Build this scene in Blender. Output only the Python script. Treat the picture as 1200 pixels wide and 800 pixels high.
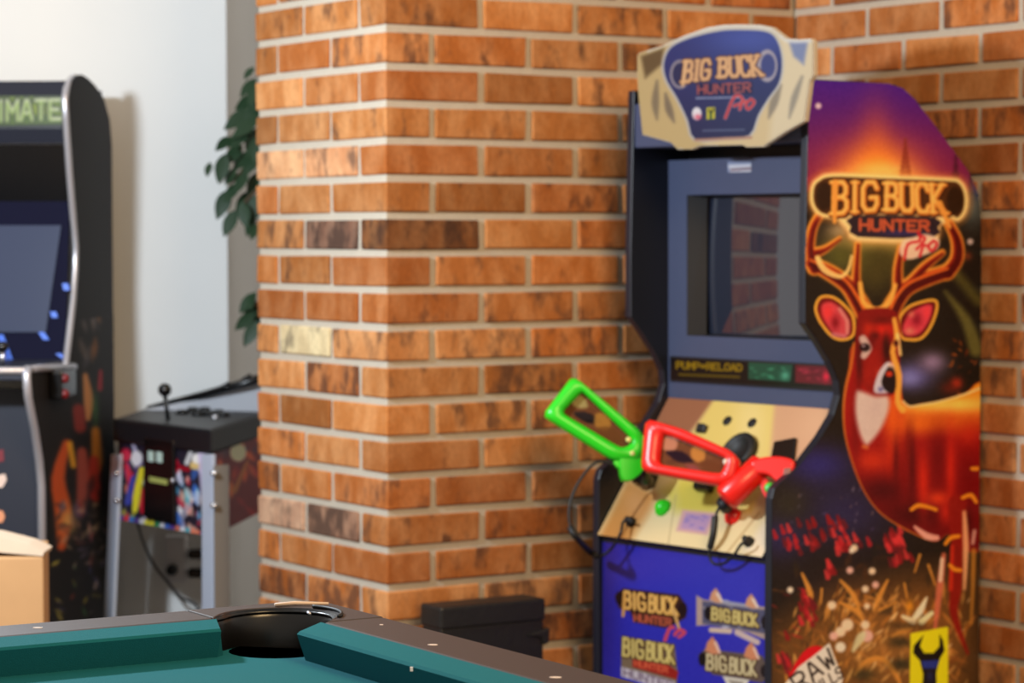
import bpy, bmesh, math, random
import numpy as np
from mathutils import Matrix, Vector
random.seed(7)
scene = bpy.context.scene
for o in list(bpy.data.objects):
    bpy.data.objects.remove(o)

# ------------------------------------------------------------------ camera
H = 1.34                                  # eye height
F, PITCH, ROLL = 3110.87, .04071, .0018   # focal length in pixels of a 1200 px wide frame
cam = bpy.data.cameras.new('camera'); cam_o = bpy.data.objects.new('camera', cam)
scene.collection.objects.link(cam_o); scene.camera = cam_o
cam.sensor_width = 36; cam.lens = F / 1200 * 36; cam.clip_end = 100
cp, sp = math.cos(PITCH), math.sin(PITCH); cr_, sr_ = math.cos(ROLL), math.sin(ROLL)
R0, U0, B0 = Vector((1, 0, 0)), Vector((0, sp, cp)), Vector((0, -cp, sp))
rx, ux = R0 * cr_ - U0 * sr_, R0 * sr_ + U0 * cr_
cam_o.matrix_world = Matrix(((rx.x, ux.x, B0.x, 0), (rx.y, ux.y, B0.y, 0), (rx.z, ux.z, B0.z, H), (0, 0, 0, 1)))
cam.dof.use_dof = True; cam.dof.focus_distance = 3.6; cam.dof.aperture_fstop = 6.5

# ------------------------------------------------------------------ world, lights, exposure
world = bpy.data.worlds.new('world'); scene.world = world; world.use_nodes = True
world.node_tree.nodes['Background'].inputs[0].default_value = (1.0, 0.91, 0.81, 1)
world.node_tree.nodes['Background'].inputs[1].default_value = 0.54
def area(name, loc, target, size, power, col, size_y=None):
    l = bpy.data.lights.new(name, 'AREA'); l.energy = power; l.color = col
    l.shape = 'RECTANGLE'; l.size = size; l.size_y = size_y or size
    o = bpy.data.objects.new(name, l); scene.collection.objects.link(o); o.location = loc
    o.rotation_euler = (Vector(target) - Vector(loc)).to_track_quat('-Z', 'Y').to_euler()
    return o
def point(name, loc, power, col, r):
    l = bpy.data.lights.new(name, 'POINT'); l.energy = power; l.color = col; l.shadow_soft_size = r
    o = bpy.data.objects.new(name, l); scene.collection.objects.link(o); o.location = loc
    return o
point('floor_lamp_light', (-1.37, 4.6, 1.84), 190, (.80, .905, 1.0), .07)      # the lamp that throws the shadow beside the left machine
area('ceiling_lamp', (1.2, 2.3, 3.1), (.35, 5.6, 1.1), 1.4, 92, (1.0, .66, .31), .7)
scene.view_settings.view_transform = 'Standard'; scene.view_settings.look = 'None'
scene.view_settings.exposure = 0.0; scene.view_settings.gamma = 1.0
scene.view_settings.use_curve_mapping = False

# ------------------------------------------------------------------ measuring helpers
EYE = np.array([0, 0, H])
def V3(*a): return np.array(a, float)
def ray(x, y):
    u = x - 600.; v = y - 400.
    a = (u * cr_ - v * sr_) / F; b = -(u * sr_ + v * cr_) / F
    return np.array([a, cp + b * sp, -sp + b * cp])
def on(x, y, P, n):                       # the point of a plane that the photo shows at a pixel
    r = ray(x, y); return EYE + r * (((P - EYE) @ n) / (r @ n))
def pix(P):                               # photo coordinates of points (N,3), used to lay out printed art
    Q = P - EYE; f = Q[:, 1] * cp - Q[:, 2] * sp; up = Q[:, 1] * sp + Q[:, 2] * cp
    u = F * Q[:, 0] / f; v = -F * up / f
    return 600 + u * cr_ + v * sr_, 400 - u * sr_ + v * cr_

# ------------------------------------------------------------------ object helpers
COL = scene.collection
def tag(o, label=None, cat=None, group=None, kind=None):
    for k, v in (('label', label), ('category', cat), ('group', group), ('kind', kind)):
        if v: o[k] = v
    return o
def thing(name, loc, label, cat, group=None, kind=None):
    o = bpy.data.objects.new(name, None); COL.objects.link(o); o.location = Vector(loc)
    o.empty_display_size = .1
    return tag(o, label, cat, group, kind)
def wloc(p):
    l = np.zeros(3)
    while p is not None:
        l = l + np.array(p.location); p = p.parent
    return l
def obj(name, verts, faces, mat, parent=None, smooth=False, label=None):
    v = np.asarray(verts, float)
    base = wloc(parent) if parent is not None else v.min(0) * 0 + np.array([v[:, 0].mean(), v[:, 1].mean(), v[:, 2].min()])
    me = bpy.data.meshes.new(name); me.from_pydata((v - base).tolist(), [], [list(map(int, f)) for f in faces]); me.update()
    bm = bmesh.new(); bm.from_mesh(me); bmesh.ops.recalc_face_normals(bm, faces=bm.faces); bm.to_mesh(me); bm.free()
    if smooth: me.polygons.foreach_set('use_smooth', [True] * len(me.polygons))
    me.materials.append(mat)
    o = bpy.data.objects.new(name, me); COL.objects.link(o)
    if parent is not None: o.parent = parent
    else: o.location = Vector(base)
    if label: o['label'] = label
    return o
def bev(o, w, seg=2, ang=40):
    m = o.modifiers.new('bevel', 'BEVEL'); m.width = w; m.segments = seg; m.limit_method = 'ANGLE'; m.angle_limit = math.radians(ang)
    return o
def box_vf(O, X, Y, Z):
    O, X, Y, Z = map(np.asarray, (O, X, Y, Z))
    v = [O, O + X, O + X + Y, O + Y, O + Z, O + X + Z, O + X + Y + Z, O + Y + Z]
    return v, [(0, 3, 2, 1), (4, 5, 6, 7), (0, 1, 5, 4), (1, 2, 6, 5), (2, 3, 7, 6), (3, 0, 4, 7)]
def box(name, O, X, Y, Z, mat, parent=None, b=0, **k):
    v, f = box_vf(O, X, Y, Z); o = obj(name, v, f, mat, parent, **k)
    if b: bev(o, b)
    return o
def prism_vf(pts, vec):
    n = len(pts); v = [np.asarray(p) for p in pts] + [np.asarray(p) + vec for p in pts]
    f = [tuple(range(n)), tuple(range(2 * n - 1, n - 1, -1))] + [(i, (i + 1) % n, n + (i + 1) % n, n + i) for i in range(n)]
    return v, f
def prism(name, pts, vec, mat, parent=None, b=0, **k):
    v, f = prism_vf(pts, np.asarray(vec)); o = obj(name, v, f, mat, parent, **k)
    if b: bev(o, b)
    return o
def tube_vf(path, r, seg=8, caps=True):
    P = [np.asarray(p, float) for p in path]; n = len(P)
    rr = [r] * n if np.isscalar(r) else r
    v = []; f = []; ref = None
    for i, p in enumerate(P):
        t = P[min(i + 1, n - 1)] - P[max(i - 1, 0)]; t = t / np.linalg.norm(t)
        if ref is None: ref = np.cross(t, [0, 0, 1] if abs(t[2]) < .9 else [1, 0, 0])
        a = ref - t * (ref @ t); a /= np.linalg.norm(a); ref = a; b_ = np.cross(t, a)
        for k in range(seg):
            w = 2 * math.pi * k / seg; v.append(p + rr[i] * (math.cos(w) * a + math.sin(w) * b_))
    for i in range(n - 1):
        for k in range(seg):
            f.append((i * seg + k, i * seg + (k + 1) % seg, (i + 1) * seg + (k + 1) % seg, (i + 1) * seg + k))
    if caps: f += [tuple(range(seg - 1, -1, -1)), tuple(range((n - 1) * seg, n * seg))]
    return v, f
def tube(name, path, r, mat, parent=None, seg=8, **k):
    v, f = tube_vf(path, r, seg); return obj(name, v, f, mat, parent, smooth=True, **k)
def cr(pts, n=5, closed=True):            # Catmull-Rom through points
    P = [np.asarray(p, float) for p in pts]; m = len(P); out = []
    for i in range(m if closed else m - 1):
        g = (lambda j: P[j % m]) if closed else (lambda j: P[min(max(j, 0), m - 1)])
        a, b_, c, d = g(i - 1), g(i), g(i + 1), g(i + 2)
        for k in range(n):
            t = k / n
            out.append(.5 * (2 * b_ + (c - a) * t + (2 * a - 5 * b_ + 4 * c - d) * t * t + (3 * b_ - a - 3 * c + d) * t ** 3))
    if not closed: out.append(P[-1])
    return out
def lathe(name, P, axis, prof, mat, parent=None, seg=20, **k):   # prof: (radius, height along axis)
    axis = np.asarray(axis, float) / np.linalg.norm(axis); a = np.cross(axis, [0, 0, 1] if abs(axis[2]) < .9 else [1, 0, 0]); a /= np.linalg.norm(a); b_ = np.cross(axis, a)
    v = []; f = []
    for r, h in prof:
        for i in range(seg):
            w = 2 * math.pi * i / seg; v.append(np.asarray(P) + axis * h + r * (math.cos(w) * a + math.sin(w) * b_))
    n = len(prof)
    for j in range(n - 1):
        for i in range(seg): f.append((j * seg + i, j * seg + (i + 1) % seg, (j + 1) * seg + (i + 1) % seg, (j + 1) * seg + i))
    f += [tuple(range(seg - 1, -1, -1)), tuple(range((n - 1) * seg, n * seg))]
    return obj(name, v, f, mat, parent, smooth=True, **k)
def ball(name, P, r, mat, parent=None, seg=16, axis=(0, 0, 1), squash=1.0, **k):
    prof = [(max(r * math.sin(t), r * .02), -r * squash * math.cos(t)) for t in np.linspace(0.02, math.pi - .02, 11)]
    return lathe(name, P, axis, prof, mat, parent, seg, **k)

# ------------------------------------------------------------------ materials
def lin(c): 
    c = np.asarray(c, float) / 255.; return np.where(c <= .04045, c / 12.92, ((c + .055) / 1.055) ** 2.4)
def mat(name, rgb, rough=.5, metal=0., spec=.5, noise=0., scale=30., bump=0., bscale=200., coat=0.):
    m = bpy.data.materials.new(name); m.use_nodes = True; nt = m.node_tree; b = nt.nodes['Principled BSDF']
    c = lin(rgb); b.inputs['Base Color'].default_value = (*c, 1); b.inputs['Roughness'].default_value = rough
    b.inputs['Metallic'].default_value = metal; b.inputs['Specular IOR Level'].default_value = spec
    b.inputs['Coat Weight'].default_value = coat
    tc = nt.nodes.new('ShaderNodeTexCoord')
    if noise:
        n = nt.nodes.new('ShaderNodeTexNoise'); n.inputs['Scale'].default_value = scale; n.inputs['Detail'].default_value = 4
        nt.links.new(tc.outputs['Object'], n.inputs['Vector'])
        mx = nt.nodes.new('ShaderNodeMix'); mx.data_type = 'RGBA'
        mx.inputs[6].default_value = (*(c * (1 - noise)), 1); mx.inputs[7].default_value = (*np.clip(c * (1 + noise), 0, 1), 1)
        nt.links.new(n.outputs['Fac'], mx.inputs[0]); nt.links.new(mx.outputs[2], b.inputs['Base Color'])
    if bump:
        n = nt.nodes.new('ShaderNodeTexNoise'); n.inputs['Scale'].default_value = bscale; n.inputs['Detail'].default_value = 3
        nt.links.new(tc.outputs['Object'], n.inputs['Vector'])
        bp = nt.nodes.new('ShaderNodeBump'); bp.inputs['Strength'].default_value = bump; bp.inputs['Distance'].default_value = .002
        nt.links.new(n.outputs['Fac'], bp.inputs['Height']); nt.links.new(bp.outputs['Normal'], b.inputs['Normal'])
    return m
M_ = {}
M_['white_wall'] = mat('white_wall', (243, 243, 241), .8, noise=.02, scale=6, bump=.1, bscale=120)
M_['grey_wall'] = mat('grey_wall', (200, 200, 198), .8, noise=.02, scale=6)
M_['mortar'] = mat('mortar', (186, 174, 156), .95, noise=.12, scale=90, bump=.5, bscale=300)
M_['floor'] = mat('floor_carpet', (118, 108, 98), .95, noise=.2, scale=60)
M_['black'] = mat('black_laminate', (20, 20, 25), .45, noise=.1, scale=40)
M_['blueblack'] = mat('blue_black_plastic', (62, 70, 98), .5, noise=.05, scale=40)
M_['charcoal'] = mat('charcoal_laminate', (34, 34, 38), .7, spec=.2, noise=.06, scale=30)
M_['rubber'] = mat('black_rubber', (16, 16, 18), .55)
M_['gloss_black'] = mat('gloss_black_plastic', (12, 12, 14), .25)
M_['glass'] = mat('dark_screen_glass', (38, 43, 58), .05, spec=.5); M_['glass'].node_tree.nodes['Principled BSDF'].inputs['IOR'].default_value = 2.3
M_['navy_edge'] = mat('navy_edge_laminate', (22, 25, 37), .4)
M_['navy'] = mat('navy_black_plastic', (30, 34, 48), .5, noise=.05, scale=40)
M_['green'] = mat('green_plastic', (40, 205, 30), .3)
M_['red'] = mat('red_plastic', (232, 32, 24), .3)
M_['chrome'] = mat('chrome', (210, 212, 220), .22, metal=1.)
M_['silver'] = mat('silver_trim', (205, 205, 214), .35, metal=.7)
M_['cloth'] = mat('teal_cloth', (20, 94, 103), .9, spec=.12, noise=.06, scale=120, bump=.25, bscale=700)
M_['rail'] = mat('dark_brown_laminate', (50, 36, 31), .5, noise=.06, scale=150)
M_['pocket'] = mat('black_pocket_plastic', (10, 9, 9), .3, noise=.1, scale=20)
M_['pearl'] = mat('pearl_inlay', (225, 210, 200), .3)
M_['cardboard'] = mat('cardboard', (186, 143, 98), .85, noise=.06, scale=20)
M_['vinyl'] = mat('black_vinyl', (20, 18, 17), .45, noise=.2, scale=25, bump=.5, bscale=60)
M_['white_plastic'] = mat('white_plastic', (232, 232, 236), .4)
M_['leaf'] = mat('leaf_green', (32, 62, 36), .4, noise=.3, scale=30)
M_['bark'] = mat('bark_brown', (92, 74, 56), .8, noise=.2)
M_['pot'] = mat('grey_pot', (120, 116, 110), .6)
M_['bolt'] = mat('bright_bolt', (215, 215, 220), .25, metal=.8)

def brick_material():
    m = bpy.data.materials.new('brick_clay'); m.use_nodes = True; nt = m.node_tree; N = nt.nodes.new; L = nt.links.new
    b = nt.nodes['Principled BSDF']; b.inputs['Roughness'].default_value = .9; b.inputs['Specular IOR Level'].default_value = .2
    tc = N('ShaderNodeTexCoord'); oi = N('ShaderNodeObjectInfo')
    w = N('ShaderNodeMath'); w.operation = 'MULTIPLY'; w.inputs[1].default_value = 60; L(oi.outputs['Random'], w.inputs[0])
    def noise(scale, detail, off, sx=None):
        n = N('ShaderNodeTexNoise'); n.noise_dimensions = '4D'; n.inputs['Scale'].default_value = scale; n.inputs['Detail'].default_value = detail
        a = N('ShaderNodeMath'); a.inputs[1].default_value = off; L(w.outputs[0], a.inputs[0]); L(a.outputs[0], n.inputs['W'])
        mp = N('ShaderNodeMapping'); mp.inputs['Scale'].default_value = (1.0, 1.0, .55); L(tc.outputs['Object'], mp.inputs['Vector'])
        L(mp.outputs['Vector'], n.inputs['Vector']); return n
    def ramp(fac, p0, p1):
        r = N('ShaderNodeMapRange'); r.inputs['From Min'].default_value = p0; r.inputs['From Max'].default_value = p1
        L(fac, r.inputs['Value']); return r.outputs['Result']
    def mix(f, a, c):
        x = N('ShaderNodeMix'); x.data_type = 'RGBA'
        L(f, x.inputs[0])
        for s, i in ((a, 6), (c, 7)):
            if isinstance(s, tuple): x.inputs[i].default_value = (*s, 1)
            else: L(s, x.inputs[i])
        return x.outputs[2]
    big = noise(20, 3, 0); blot = noise(30, 3, 9); fine = noise(160, 3, 4)
    hs = N('ShaderNodeHueSaturation'); hs.inputs['Hue'].default_value = .508; hs.inputs['Saturation'].default_value = .92; hs.inputs['Value'].default_value = 1.32
    L(oi.outputs['Color'], hs.inputs['Color'])
    c = mix(ramp(big.outputs['Fac'], .40, .66), oi.outputs['Color'], hs.outputs['Color'])
    dk = N('ShaderNodeHueSaturation'); dk.inputs['Saturation'].default_value = .9; dk.inputs['Value'].default_value = .42
    L(oi.outputs['Color'], dk.inputs['Color'])
    # share of scorched blotches comes with the brick's alpha
    th = N('ShaderNodeMapRange'); th.inputs['To Min'].default_value = .78; th.inputs['To Max'].default_value = .42; L(oi.outputs['Alpha'], th.inputs['Value'])
    sb = N('ShaderNodeMath'); sb.operation = 'SUBTRACT'; L(blot.outputs['Fac'], sb.inputs[0]); L(th.outputs['Result'], sb.inputs[1])
    c = mix(ramp(sb.outputs[0], -.03, .13), c, dk.outputs['Color'])
    f2 = N('ShaderNodeMapRange'); f2.inputs['From Min'].default_value = .3; f2.inputs['From Max'].default_value = .7; f2.inputs['To Min'].default_value = .86; f2.inputs['To Max'].default_value = 1.12
    L(fine.outputs['Fac'], f2.inputs['Value'])
    vm = N('ShaderNodeVectorMath'); vm.operation = 'SCALE'; L(c, vm.inputs[0]); L(f2.outputs['Result'], vm.inputs['Scale'])
    L(vm.outputs['Vector'], b.inputs['Base Color'])
    bp = N('ShaderNodeBump'); bp.inputs['Strength'].default_value = .5; bp.inputs['Distance'].default_value = .003
    L(blot.outputs['Fac'], bp.inputs['Height']); L(bp.outputs['Normal'], b.inputs['Normal'])
    return m
M_['brick'] = brick_material()

def print_material(name, rough=.35, spec=.4, coat=0.):
    m = bpy.data.materials.new(name); m.use_nodes = True; nt = m.node_tree; b = nt.nodes['Principled BSDF']
    a = nt.nodes.new('ShaderNodeVertexColor'); a.layer_name = 'print'
    nt.links.new(a.outputs['Color'], b.inputs['Base Color'])
    b.inputs['Roughness'].default_value = rough; b.inputs['Specular IOR Level'].default_value = spec; b.inputs['Coat Weight'].default_value = coat
    return m
M_['print'] = print_material('printed_vinyl', .45, .3)
M_['print_soft'] = print_material('printed_soft', .7, .2)
M_['print_matte'] = print_material('printed_matte', .85, .08)
M_['print_gloss'] = print_material('printed_gloss', .25, .5)

# ------------------------------------------------------------------ printed art: a sheet of small faces with painted colours
class Art:
    def __init__(s, X, Y, base=(20, 18, 18)):
        s.X, s.Y = X, Y; s.C = np.tile(np.array(base, float), (len(X), 1))
    def near(s, pts, pad):
        p = np.asarray(pts, float)
        return np.nonzero((s.X > p[:, 0].min() - pad) & (s.X < p[:, 0].max() + pad) & (s.Y > p[:, 1].min() - pad) & (s.Y < p[:, 1].max() + pad))[0]
    def put(s, idx, a, col):
        a = np.clip(a, 0, 1)[:, None]; s.C[idx] = s.C[idx] * (1 - a) + np.asarray(col, float) * a
    @staticmethod
    def seg(x, y, pts, ws, closed=False):
        d = np.full(len(x), 1e9); n = len(pts)
        for i in range(n if closed else n - 1):
            (x0, y0), (x1, y1) = pts[i], pts[(i + 1) % n]; w0, w1 = ws[i], ws[(i + 1) % n]
            dx, dy = x1 - x0, y1 - y0; L2 = dx * dx + dy * dy + 1e-9
            t = np.clip(((x - x0) * dx + (y - y0) * dy) / L2, 0, 1)
            d = np.minimum(d, np.hypot(x - x0 - t * dx, y - y0 - t * dy) - (w0 + (w1 - w0) * t) / 2)
        return d
    @staticmethod
    def inside(x, y, pts):
        r = np.zeros(len(x), bool); n = len(pts)
        for i in range(n):
            (x0, y0), (x1, y1) = pts[i], pts[(i + 1) % n]
            if y0 == y1: continue
            r ^= ((y0 > y) != (y1 > y)) & (x < (x1 - x0) * (y - y0) / (y1 - y0) + x0)
        return r
    def sd(s, pts, pad):
        idx = s.near(pts, pad); x, y = s.X[idx], s.Y[idx]
        d = s.seg(x, y, pts, [0] * len(pts), True); return idx, np.where(s.inside(x, y, pts), -d, d)
    def poly(s, pts, col, soft=1.2, op=1., grow=0., curve=0):
        if curve: pts = cr(pts, curve)
        if len(s.near(pts, soft + grow + 2)) == 0: return
        idx, d = s.sd(pts, soft + grow + 2); s.put(idx, op * np.clip(.5 - (d - grow) / soft, 0, 1), col)
    def line(s, pts, w, col, soft=1.2, op=1., curve=0):
        ws = [w] * len(pts) if np.isscalar(w) else list(w)
        if curve:
            q = cr([(*p, v) for p, v in zip(pts, ws)], curve, False); pts = [(a, b) for a, b, _ in q]; ws = [c for *_, c in q]
        idx = s.near(pts, max(ws) + soft + 2)
        if len(idx) == 0: return
        d = s.seg(s.X[idx], s.Y[idx], pts, ws); s.put(idx, op * np.clip(.5 - d / soft, 0, 1), col)
    def glow(s, x, y, rx_, ry_, col, op=1., p=1.):
        q = ((s.X - x) / rx_) ** 2 + ((s.Y - y) / ry_) ** 2; idx = np.nonzero(q < 9)[0]
        if len(idx): s.put(idx, op * np.exp(-q[idx] ** p), col)
    def disc(s, x, y, rx_, ry_, col, soft=1.2, op=1.):
        idx = s.near([(x - rx_, y - ry_), (x + rx_, y + ry_)], soft + 2)
        if len(idx) == 0: return
        d = (np.hypot((s.X[idx] - x) / rx_, (s.Y[idx] - y) / ry_) - 1) * min(rx_, ry_); s.put(idx, op * np.clip(.5 - d / soft, 0, 1), col)
    def text(s, txt, quad, w, col, soft=1.1, op=1., gap=.36, serif=0.):
        TL, TR, BR, BL = [np.asarray(p, float) for p in quad]; n = len(txt); adv = 1 + gap; tot = sum((.45 if c in 'I' else .5 if c == ' ' else 1) for c in txt) + gap * (n - 1); x0 = 0
        for c in txt:
            cw = .45 if c == 'I' else .5 if c == ' ' else 1
            for stroke in GLYPH.get(c, []):
                q = []
                for gx, gy in stroke:
                    u = (x0 + gx * cw) / tot; q.append(tuple((TL * (1 - u) + TR * u) * (1 - gy) + (BL * (1 - u) + BR * u) * gy))
                s.line(q, w, col, soft, op)
                if serif:
                    for (gx, gy), p in ((stroke[0], q[0]), (stroke[-1], q[-1])):
                        if gy in (0, 1): s.line([(p[0] - serif, p[1]), (p[0] + serif, p[1])], w * .55, col, soft, op)
            x0 += cw + gap
GLYPH = dict(
    A=[[(0, 1), (.42, 0), (.58, 0), (1, 1)], [(.2, .65), (.8, .65)]],
    B=[[(.08, 0), (.08, 1)], [(.08, 0), (.7, 0), (.92, .14), (.92, .36), (.7, .48), (.08, .48)], [(.7, .48), (1, .62), (1, .86), (.75, 1), (.08, 1)]],
    C=[[(1, .22), (.8, 0), (.25, 0), (0, .2), (0, .8), (.25, 1), (.8, 1), (1, .78)]],
    D=[[(0, 0), (0, 1), (.65, 1), (1, .75), (1, .25), (.65, 0), (0, 0)]],
    E=[[(1, 0), (0, 0), (0, 1), (1, 1)], [(0, .5), (.75, .5)]],
    G=[[(1, .22), (.8, 0), (.25, 0), (0, .2), (0, .8), (.25, 1), (.8, 1), (1, .8), (1, .55), (.55, .55)]],
    H=[[(0, 0), (0, 1)], [(1, 0), (1, 1)], [(0, .5), (1, .5)]], I=[[(.5, 0), (.5, 1)]],
    K=[[(0, 0), (0, 1)], [(.95, 0), (.1, .52), (1, 1)]], L=[[(0, 0), (0, 1), (1, 1)]],
    M=[[(0, 1), (0, 0), (.5, .6), (1, 0), (1, 1)]], N=[[(0, 1), (0, 0), (1, 1), (1, 0)]],
    O=[[(.25, 0), (.75, 0), (1, .25), (1, .75), (.75, 1), (.25, 1), (0, .75), (0, .25), (.25, 0)]],
    P=[[(0, 1), (0, 0), (.75, 0), (1, .15), (1, .4), (.75, .55), (0, .55)]],
    R=[[(0, 1), (0, 0), (.75, 0), (1, .15), (1, .38), (.75, .52), (0, .52)], [(.5, .52), (1, 1)]],
    S=[[(1, .18), (.75, 0), (.25, 0), (0, .18), (.05, .4), (.95, .6), (1, .82), (.75, 1), (.25, 1), (0, .82)]],
    T=[[(0, 0), (1, 0)], [(.5, 0), (.5, 1)]], U=[[(0, 0), (0, .8), (.25, 1), (.75, 1), (1, .8), (1, 0)]],
    W=[[(0, 0), (.25, 1), (.5, .4), (.75, 1), (1, 0)]])
GLYPH['='] = [[(.1, .35), (.9, .35)], [(.1, .65), (.9, .65)]]

def sheet(name, O, U, Vv, lu, lv, step, paint, material, parent, outline=None, off=0., gain=1.0, label=None):
    """flat printed sheet: O corner, U/Vv unit axes, painted by paint(Art); outline: polygon in photo pixels"""
    nu, nv = max(2, int(lu / step) + 1), max(2, int(lv / step) + 1)
    O, U, Vv = (np.asarray(a, float) for a in (O, U, Vv)); n = np.cross(U, Vv); n /= np.linalg.norm(n)
    if n @ (EYE - O) < 0: n = -n
    u = np.linspace(0, lu, nu); v = np.linspace(0, lv, nv); uu, vv = np.meshgrid(u, v)
    P = O + uu.reshape(-1, 1) * U + vv.reshape(-1, 1) * Vv + n * off
    X, Y = pix(P); art = Art(X, Y); paint(art)
    g = np.arange(nu * nv).reshape(nv, nu)
    q = np.stack([g[:-1, :-1], g[:-1, 1:], g[1:, 1:], g[1:, :-1]], -1).reshape(-1, 4)
    if outline is not None:
        ins = Art.inside(X, Y, outline); q = q[ins[q].all(1)]
    if np.cross(U, Vv) @ n < 0: q = q[:, ::-1]
    used = np.unique(q); remap = np.full(len(P), -1); remap[used] = np.arange(len(used)); q = remap[q]; P = P[used]
    base = wloc(parent); me = bpy.data.meshes.new(name)
    me.vertices.add(len(P)); me.vertices.foreach_set('co', (P - base).ravel())
    me.loops.add(q.size); me.loops.foreach_set('vertex_index', q.ravel())
    me.polygons.add(len(q)); me.polygons.foreach_set('loop_start', np.arange(0, q.size, 4)); me.polygons.foreach_set('loop_total', np.full(len(q), 4))
    me.update(calc_edges=True)
    ca = me.color_attributes.new('print', 'FLOAT_COLOR', 'POINT')
    rgba = np.ones((len(P), 4)); rgba[:, :3] = np.clip(lin(np.clip(art.C[used], 0, 255)) * gain, 0, 1); ca.data.foreach_set('color', rgba.ravel())
    me.materials.append(material); o = bpy.data.objects.new(name, me); COL.objects.link(o); o.parent = parent
    if label: o['label'] = label
    return o
rnd = random.Random(3)
def blobs(a, n, xr, yr, cols, size, ang=None, op=.8, asp=2.5, soft=2.0, r=rnd):
    for _ in range(n):
        x, y = r.uniform(*xr), r.uniform(*yr); L = r.uniform(*size); t = ang if ang is not None else r.uniform(0, 3.14); t += r.uniform(-.5, .5)
        dx, dy = math.cos(t) * L, math.sin(t) * L; a.line([(x - dx, y - dy), (x, y), (x + dx, y + dy)], [L * .2, L * 2 / asp, L * .1], r.choice(cols), soft, op * r.uniform(.6, 1), 2)

# ================================================================== STRUCTURE
z_up = V3(0, 0, 1)
TH = .57587
Mv, Lv = V3(math.cos(TH), math.sin(TH), 0), V3(-math.sin(TH), math.cos(TH), 0)
C0 = V3(-.27468, 5.79415, 0); ZJ = 1.7865; CO = .08155; BL = .2538; JT = .0165
LM, LL = 1.13975, .608
K0, K1 = -10, 21
ZT = ZJ + 10 * CO

fl = box('floor', V3(-4.5, -3, -.05), V3(8, 0, 0), V3(0, 11.6, 0), V3(0, 0, .05), M_['floor']); tag(fl, 'grey brown carpet floor under the games', 'floor', kind='structure')
YW = 7.36
wl = box('wall_left', V3(-4.5, YW, 0), V3(4.5 - .788, 0, 0), V3(0, 1.1, 0), V3(0, 0, 3.4), M_['white_wall']); tag(wl, 'plain white wall behind the left arcade machine', 'wall', kind='structure')
wb = box('wall_back', V3(-.788, YW + 1.0, 0), V3(4.3, 0, 0), V3(0, .1, 0), V3(0, 0, 3.4), M_['grey_wall']); tag(wb, 'shaded pale grey wall seen in the gap beside the brick pillar', 'wall', kind='structure')

# ---- bricks
def brick_mesh(lx, ly, lz, seed):
    r = random.Random(seed); bm = bmesh.new(); j = .0015
    v, f = box_vf((-lx / 2, -ly / 2, -lz / 2), (lx, 0, 0), (0, ly, 0), (0, 0, lz))
    vs = [bm.verts.new(p + np.array([r.uniform(-j, j) for _ in range(3)])) for p in v]
    for q in f: bm.faces.new([vs[i] for i in q])
    bmesh.ops.bevel(bm, geom=bm.edges[:], offset=.003, segments=1, affect='EDGES')
    me = bpy.data.meshes.new('brick'); bm.to_mesh(me); bm.free(); me.materials.append(M_['brick']); return me
_bm = {}
def brick_mesh_for(lx, ly, lz):
    key = (round(lx, 3), round(ly, 3)); L = _bm.setdefault(key, [])
    if len(L) < 5: L.append(brick_mesh(lx, ly, lz, len(L) + hash(key) % 97)); return L[-1]
    return rnd.choice(L)
BRICKCOL = [(178, 106, 52), (184, 114, 58), (170, 96, 44), (188, 120, 66), (162, 90, 40), (178, 102, 46), (158, 94, 44)]
def brick(parent, centre, ax, lx, ly, col=None, dark=None):
    hz = CO - JT
    o = bpy.data.objects.new('brick', brick_mesh_for(lx, ly, hz)); COL.objects.link(o); o.parent = parent
    o.location = Vector(np.asarray(centre) - wloc(parent)); o.rotation_euler = (0, 0, math.atan2(ax[1], ax[0]))
    c = lin(col or rnd.choice(BRICKCOL)) * rnd.uniform(.74, 1.04)
    o.color = (*np.clip(c, 0, 1), dark if dark is not None else rnd.choice([.2, .35, .45, .5, .6, .7, .8]))
    return o
PRO = .006; BD = .105                       # bricks stand proud of the mortar; brick depth
def row_z(k): return ZJ - (k + .5) * CO
def special(k, face, i):
    return SPECIAL.get((k, face, i), (None, None))
SPECIAL = {(8, 'L', 1): ((222, 196, 150), .75), (5, 'L', 1): ((120, 84, 66), .95), (13, 'L', 1): ((140, 100, 78), .95), (5, 'M', 0): ((122, 72, 36), .9),
           (13, 'L', 2): ((196, 150, 120), .7), (3, 'L', 1): ((205, 140, 95), .8), (3, 'L', 2): ((205, 145, 100), .7), (12, 'R', 2): ((214, 180, 146), .85), (7, 'M', 2): ((186, 112, 56), .8)}
pillar = thing('wall_pillar', C0 + Mv * .3 + Lv * .3, 'orange brown brick pillar with pale mortar beside the hunting game', 'brick wall', kind='structure')
core = box('mortar_core', C0 + Mv * PRO + Lv * PRO, Mv * (LM - PRO), Lv * (LL - PRO * 2), V3(0, 0, ZT), M_['mortar'], pillar)
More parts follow.
